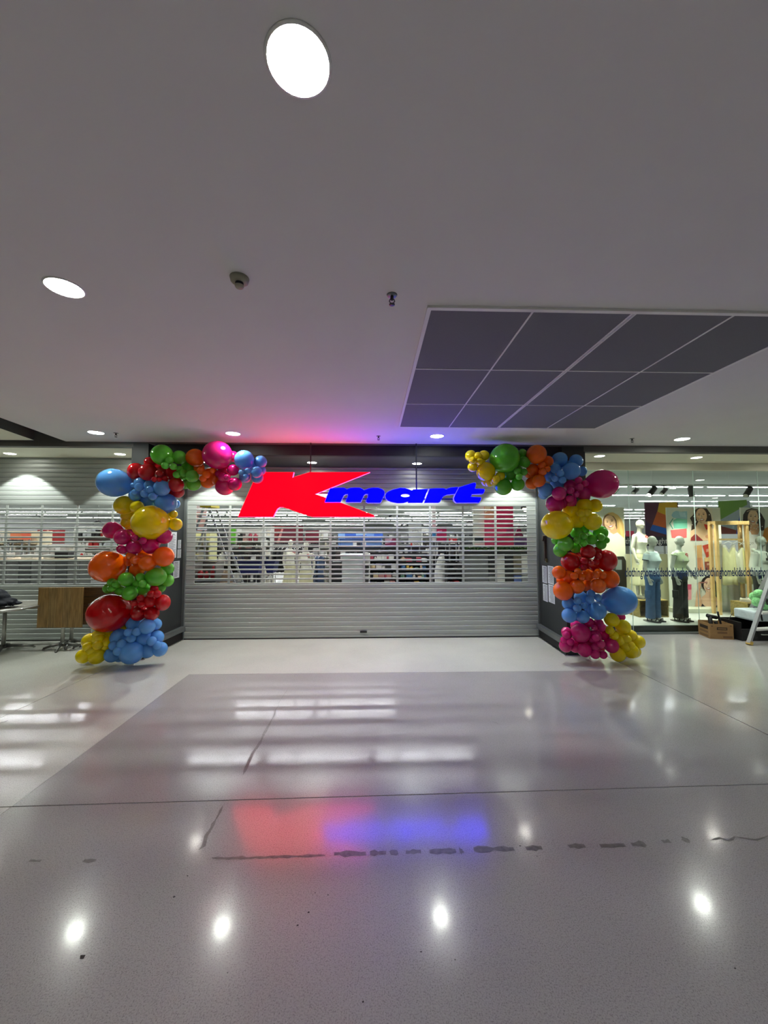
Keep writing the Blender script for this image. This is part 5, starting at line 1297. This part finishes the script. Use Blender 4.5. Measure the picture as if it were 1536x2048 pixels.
def trolley(label, px0, px1, y0, y1, Y):
    a, b = at(px0,y0,Y), at(px1,y1,Y); x0, x1, z1, z0 = a.x, b.x, a.z, b.z
    t = thing('shopping_trolley', label, 'trolley', ((x0+x1)/2,Y+.3,0), 0, 'navy shopping trolleys')
    part('basket', MB().prism([[(x0,z1),(x1,z1),(x1-.05,z0),(x0+.08,z0)]], (0,Y,0), (1,0,0), (0,0,1), (0,1,0), .55), NAVY, t)
    part('basket_rim', MB().box((x0-.02,Y-.015,z1),(x1+.02,Y+.565,z1+.03)), NAVY, t)
    for x in (x0+.1, x1-.1):
        for y in (Y+.05, Y+.5):
            part('leg', MB().tube([(x,y,.12),(x,y,z0+.01)], .012, 8), STEEL, t); part('castor', MB().lathe([(0.0001,0),(.05,0),(.05,.12),(0.0001,.12)], (x,y,0), 12), DARKM, t)
    part('handle', MB().tube([(x0-.02,Y+.05,z1+.03),(x0-.10,Y+.05,z1+.16),(x0-.10,Y+.5,z1+.16),(x0-.02,Y+.5,z1+.03)], .014, 8), NAVY, t)
trolley('navy blue shopping trolley, larger one left of the slot post', 476, 519, 1124, 1150, 10.4); trolley('navy blue shopping trolley, smaller one right of the slot post', 528, 549, 1124, 1146, 10.9)
gondola('tall white shelf stack left of the maroon banners', 525, 542, 1053, 14.0, .5, 6, 'light', 12, LGREY)
P = banner('maroon_banner', 'wide maroon hanging banner with pink diagonal stripe', 'banner', 545, 606, 1052, 1086, 15.0, (112,24,46)); P.poly([(553,1086),(558,1086),(568,1054),(564,1054)], (216,140,134)); P.poly([(578,1086),(590,1086),(584,1079),(579,1079)], (214,146,136)); P.poly([(545,1052),(566,1052),(555,1070),(545,1076)], (150,50,52)); P.done(); hang(P)
P = banner('maroon_banner', 'narrow maroon hanging banner right of the striped one', 'banner', 611, 638, 1061, 1086, 15.2, (122,20,48)); P.poly([(612,1086),(636,1086),(630,1081),(618,1083)], (140,40,70)); P.done(); hang(P)
rack('rail of dark clothes below the wide maroon banner', 545, 606, 1090, 14.2, [(28,28,32),(44,44,50),(36,32,34),(200,200,196)], 'dark clothes on the rail under the maroon banner', .14)
rack('rail of denim below the narrow maroon banner', 610, 652, 1106, 12.4, [(62,80,112),(50,62,90),(96,112,136)], 'denim on the rail under the narrow maroon banner', .12)
gondola('white shelf tower right of the maroon banners', 638, 660, 1060, 14.4, .5, 6, 'light', 13, LGREY, dens=.6)
gondola('dark shelf of shoes in mid store left of the white counter', 602, 668, 1093, 15.6, .5, 3, 'dark', 14, DARKM)
P = banner('blue_fascia_sign', 'long blue overhead sign in the middle of the store', 'sign', 676, 766, 1067, 1077, 17.0, (60,104,206)); P.poly([(676,1067),(690,1067),(690,1077),(676,1077)], (140,182,236)); P.poly([(712,1067),(733,1067),(733,1070),(712,1071)], (160,200,244)); P.poly([(733,1067),(748,1067),(748,1072),(733,1072)], (120,160,226)); P.text('Store Name', 692, 1075, 1, (60,104,206)) if False else None; P.done(); hang(P)
gondola('blue and white counter unit beneath the long blue sign', 676, 764, 1078, 16.6, .6, 5, 'denim', 15, mat('pale_blue_unit', (104,136,180), .5), dens=.5)
gondola('dark shelf of folded goods in front of the blue unit', 668, 770, 1097, 13.6, .5, 3, 'dark', 16, DARKM)
a, b = at(684,1112,10.0), at(727,1112,10.0)
t = thing('white_counter', 'tall glossy white service counter in the middle of the entrance view', 'counter', ((a.x+b.x)/2,10.3,0))
WG = mat('gloss_white', (232,240,238), .2)
nz = 6
for k in range(nz): part('counter_board', MB().rbox((a.x,10.0,a.z*k/nz+.003),(b.x,10.6,a.z*(k+1)/nz-.003),.006), WG, t)
part('countertop', MB().rbox((a.x-.05,9.95,a.z),(b.x+.03,10.65,a.z+.035),.008), WG, t)
a, b = at(663,1124,10.1), at(683.5,1124,10.1)
mb = MB().rbox((a.x,10.1,0),(b.x-.01,10.6,a.z),.012); t = solo('black_cabinet', mb, DARKM, 'black cabinet standing left of the white counter', 'cabinet')
part('cabinet_door', MB().rbox((a.x+.02,10.088,.05),(b.x-.03,10.099,a.z-.05),.004), DARKM, t)
gondola('narrow white shelf of small goods right of the white counter', 728, 740, 1108, 11.0, .5, 4, 'tech', 17, LGREY)
gondola('dark shelf of mixed goods below the slanting lights', 736, 795, 1106, 11.8, .5, 5, 'tan', 18, DARKM)
gondola('dark shelf of black and white goods behind the mixed ones', 770, 862, 1094, 14.5, .5, 3, 'dark', 19, DARKM)
P = banner('pink_display_panel', 'small magenta picture panel right of the blue sign', 'panel', 770, 797, 1077, 1094, 15.0, (150,50,96)); P.poly([(770,1077),(785,1077),(780,1086),(770,1088)], (214,170,190)); P.done(); post_legs(P)
P = banner('kids_column', 'broad white column board marked KIDS', 'sign', 817, 843, 1043, 1088, 15.6, (226,230,224), None); P.text('KIDS', 825, 1064.5, 12, (60,62,64)); P.done('kids_lettering'); hang(P)
P = banner('price_card', 'white price card with number twenty and red tag under the KIDS board', 'sign', 821, 841, 1086, 1094, 13.0, (236,232,226)); P.text('20', 827.5, 1092.5, 9, (30,30,30), 5.5); P.poly([(821,1086),(824.5,1086),(824.5,1094),(821,1094)], (214,40,40)); P.done('price_number'); post_legs(P)
gondola('shelf of bright children\'s goods under the KIDS board', 797, 860, 1108, 11.6, .5, 5, 'mix', 20, DARKM)
gondola('white shelf posts beside the KIDS board', 844, 860, 1056, 16.4, .4, 7, 'light', 21, LGREY, dens=.5)
P = banner('tall_pillar_sign', 'slim white and pale pink pillar sign with blue foot', 'sign', 864, 871.5, 1012, 1082, 12.5, (240,232,230)); P.poly([(864,1040),(871.5,1040),(871.5,1056),(864,1056)], (242,196,204)); P.poly([(864,1066),(871.5,1064),(871.5,1076),(864,1076)], (60,140,200)); P.done(); post_legs(P)
P = banner('magenta_sign', 'upright magenta sign in the middle distance', 'sign', 873.5, 893, 1054, 1084, 13.2, (204,40,100)); P.poly([(875,1062),(884,1061),(884,1062.5),(875,1063.5)], (250,190,210)); P.poly([(875,1066),(882,1065),(882,1066.5),(875,1067)], (250,190,210)); P.done(); post_legs(P)
P = banner('red_sign', 'small red sign with a pale mark right of the magenta one', 'sign', 898, 914, 1077, 1085.5, 12.4, (216,44,62)); P.poly(ell(903,1081,2.5,2.5,12), (250,220,220)); P.done(); post_legs(P)
gondola('dark shelf of shoes and bags right of centre', 864, 926, 1089, 12.8, .5, 4, 'dark', 22, DARKM)
gondola('low black shelf with pinkish goods right of centre', 893, 925, 1126, 10.2, .5, 3, 'red', 23, DARKM)
sb = MB(); q = at(880,1108,10.6)
sb.loft([(q.x,10.55,0,.10,.10),(q.x,10.55,.5,.16,.12),(q.x+.01,10.55,1.0,.17,.12),(q.x+.02,10.55,1.3,.10,.08),(q.x+.05,10.55,1.46,.05,.05)], 18)
solo('fabric_bag', sb, mat('pale_canvas', (216,216,208), .8, var=.08), 'pale draped canvas bag standing right of centre', 'bag')
P = banner('cream_panel', 'tall cream panel left of the pink banners', 'panel', 945.5, 969, 1003, 1092, 11.6, (226,226,210)); P.poly([(949,1075),(967,1075),(967,1085),(949,1085)], (48,58,60)); P.poly([(949,1087),(967,1087),(967,1092),(949,1092)], (250,214,210)); P.text('Menu', 950, 1091.2, 14, (220,90,100)) if False else None; P.done(); post_legs(P)
P = banner('pink_poster', 'pink poster with a pale picture at its top, beside the pink banner', 'poster', 968.5, 990, 1003, 1093, 11.5, (230,70,112)); P.poly([(968.5,1003),(990,1003),(990,1040),(968.5,1040)], (244,214,180)); P.poly([(970,1026),(980,1018),(990,1022),(990,1034),(976,1040),(970,1036)], (232,150,120)); P.poly(ell(984,1019,4.5,5.5,14), (226,168,130)); P.done(); post_legs(P)
P = banner('pink_banner', 'broad bright pink banner near the right of the entrance view', 'banner', 993, 1026, 1003, 1093, 11.5, (222,46,98)); P.poly([(1014,1056),(1026,1052),(1026,1068),(1012,1068)], (176,44,100)); P.poly([(993,1067),(1026,1064),(1026,1066),(993,1069)], (240,150,176)); P.done(); post_legs(P)
P = banner('purple_panel', 'purple panel with a magenta peak above it', 'panel', 1029, 1060, 1073, 1094, 12.2, (112,78,134)); P.poly([(1029,1084),(1050,1084),(1048,1091),(1029,1091)], (78,42,104)); P.done(); post_legs(P); PP = P
a, b, c_ = at(1029,1072.5,12.3), at(1046,1072.5,12.3), at(1038,1053,12.3)
part('peak_board', MB().prism([[(a.x,a.z),(b.x,b.z),(c_.x+.03,c_.z),(c_.x-.03,c_.z)]], (0,12.3,0), (1,0,0), (0,0,1), (0,1,0), .04), mat('magenta_board', (150,30,84), .5), PP.t, 'magenta peaked board')
# cafe end with planter
a, b = at(926,1104,10.8), at(1064,1104,10.8)
t = thing('cafe_counter', 'dark cafe counter with black base at the right of the entrance view', 'counter', ((a.x+b.x)/2,11.1,0))
part('countertop', MB().rbox((a.x,10.75,a.z-.06),(b.x,11.35,a.z),.008), DARKM, t)
xs_ = [926,977,994,1010,1027,1043,1064]
CP = [mat('counter_grey', (120,122,122), .4), DARKM, mat('counter_teal', (44,96,92), .5), LGREY, mat('counter_blue', (84,104,164), .5), mat('counter_taupe', (120,112,92), .5)]
for k, (u0, u1) in enumerate(zip(xs_, xs_[1:])):
    A_, B_ = at(u0,1110,10.8).x, at(u1,1110,10.8).x
    part('counter_front', MB().rbox((A_+.006,10.82,.62 if k in (0,2,3) else .85),(B_-.006,11.3,a.z-.06),.006), [CP[0],DARKM,LGREY,CP[1],CP[5],LGREY][k], t)
    part('base_panel', MB().rbox((A_+.006,10.82,0),(B_-.006,11.3,.60 if k in (0,2,3) else .83),.006), [DARKM,CP[0],CP[2],GREYM,CP[4],GREYM][k], t)
p0, p1 = at(928,1097,10.95), at(1062,1097,10.95)
t = thing('planter', 'long black planter trough of green foliage on the cafe counter', 'planter', ((p0.x+p1.x)/2,10.95,a.z))
part('trough', MB().rbox((p0.x,10.86,a.z+.001),(p1.x,11.06,a.z+.05),.006), DARKM, t)
lf = MB(); r_ = random.Random(9)
for k in range(520):
    c0 = Vector((r_.uniform(p0.x+.03,p1.x-.03), 10.96+r_.uniform(-.08,.08), a.z+.045)); d = Vector((r_.uniform(-1,1), r_.uniform(-1,1), r_.uniform(.5,1.6))).normalized(); l = r_.uniform(.06,.14)
    s_ = d.cross(Vector((r_.uniform(-1,1),r_.uniform(-1,1),.2))).normalized()*l*.22
    lf.add([c0, c0+d*l*.5+s_, c0+d*l, c0+d*l*.5-s_], [(0,1,2,3)], r_.randrange(2))
part('foliage', lf, [mat('leaf_green', (70,112,46), .6, var=.2), mat('leaf_dark', (40,70,32), .6, var=.2)], t, kind='stuff')
q = at(1050.5,1018,10.2)
t = thing('bright_spotlight', 'glaring spotlight at the upper right of the entrance slots', 'spotlight', (q.x,10.2,SZ))
part('stem', MB().tube([(0,0,0),(0,0,q.z-SZ+.08)], .012, 8), SPOTB, t, world=False)
part('head', MB().tube([(0,.16,q.z-SZ+.05),(0,.02,q.z-SZ)], [.06,.075], 18), SPOTB, t, world=False)
part('lens', MB().tube([(0,.015,q.z-SZ),(0,.012,q.z-SZ)], .066, 18), mat('glare_lens', (255,250,226), .4, emit=30, var=0), t, world=False)
for px, py, Y, lb in [(495,1044,15.0,'small dark camera hanging under the ceiling left of the red letter'),(788,1030,12.0,'black curved lamp hanging under the ceiling right of the red letter'),(809,1049,17.0,'small dark fitting hanging beside the KIDS board'),(940,1045,13.0,'small dark camera hanging left of the cream panel'),(196,1044,12.6,'dark forked spotlight bar hanging behind the side shutter')]:
    q = at(px, py, Y); t = thing('ceiling_camera', lb, 'camera', (q.x,Y,SZ))
    part('stem', MB().tube([(0,0,0),(0,0,q.z-SZ)], .008, 6), GREYM, t, world=False)
    h = MB().tube([(-.16,0,q.z-SZ-.05),(-.05,0,q.z-SZ+.02),(.05,0,q.z-SZ+.02),(.16,0,q.z-SZ-.05)], [.035,.028,.028,.035], 10); part('head', h, SPOTB, t, world=False)
post_legs(LB); post_legs(PS)
# a few dressed mannequins standing among the racks
mp = [o for o in sc.objects if o.name == 'mannequin.002']
if mp:
    for px, Y, rz, lb in [(580,13.0,30,'pale mannequin in cream skirt among the racks, left of centre'),(612,10.9,-10,'pale mannequin in cream skirt nearest the entrance slots')]:
        q = at(px,1150,Y); dup(mp[0], (q.x,Y,0), R(rz), lb)
# furthest fittings against the rear wall
for k in range(9):
    X0 = -22 + k*5.0
    x0, x1 = X0, X0+4.2; g_ = MB(); r_ = random.Random(k+40)
    t = thing('distant_shelf', 'distant low shelf of goods far across the store', 'shelf', ((x0+x1)/2,39.5,0), 0, 'distant shelves far across the store')
    part('shelf_frame', MB().box((x0,39.75,0),(x1,39.95,1.9)).box((x0,39.3,.9),(x1,39.75,.94)).box((x0,39.3,1.5),(x1,39.75,1.54)).box((x0,39.3,.0),(x1,39.75,.3)), GREYM, t)
    for z in (.30,.94,1.54):
        x = x0+.05
        while x < x1-.3: w_ = r_.uniform(.1,.35); g_.box((x,39.4,z+.002),(x+w_*.9,39.7,z+r_.uniform(.2,.45)), r_.randrange(6)); x += w_
    part('merchandise', g_, [mat('goods_%02x%02x%02x' % c, c, .5, var=.1, scale=20) for c in PAL['dark']], t, kind='stuff')
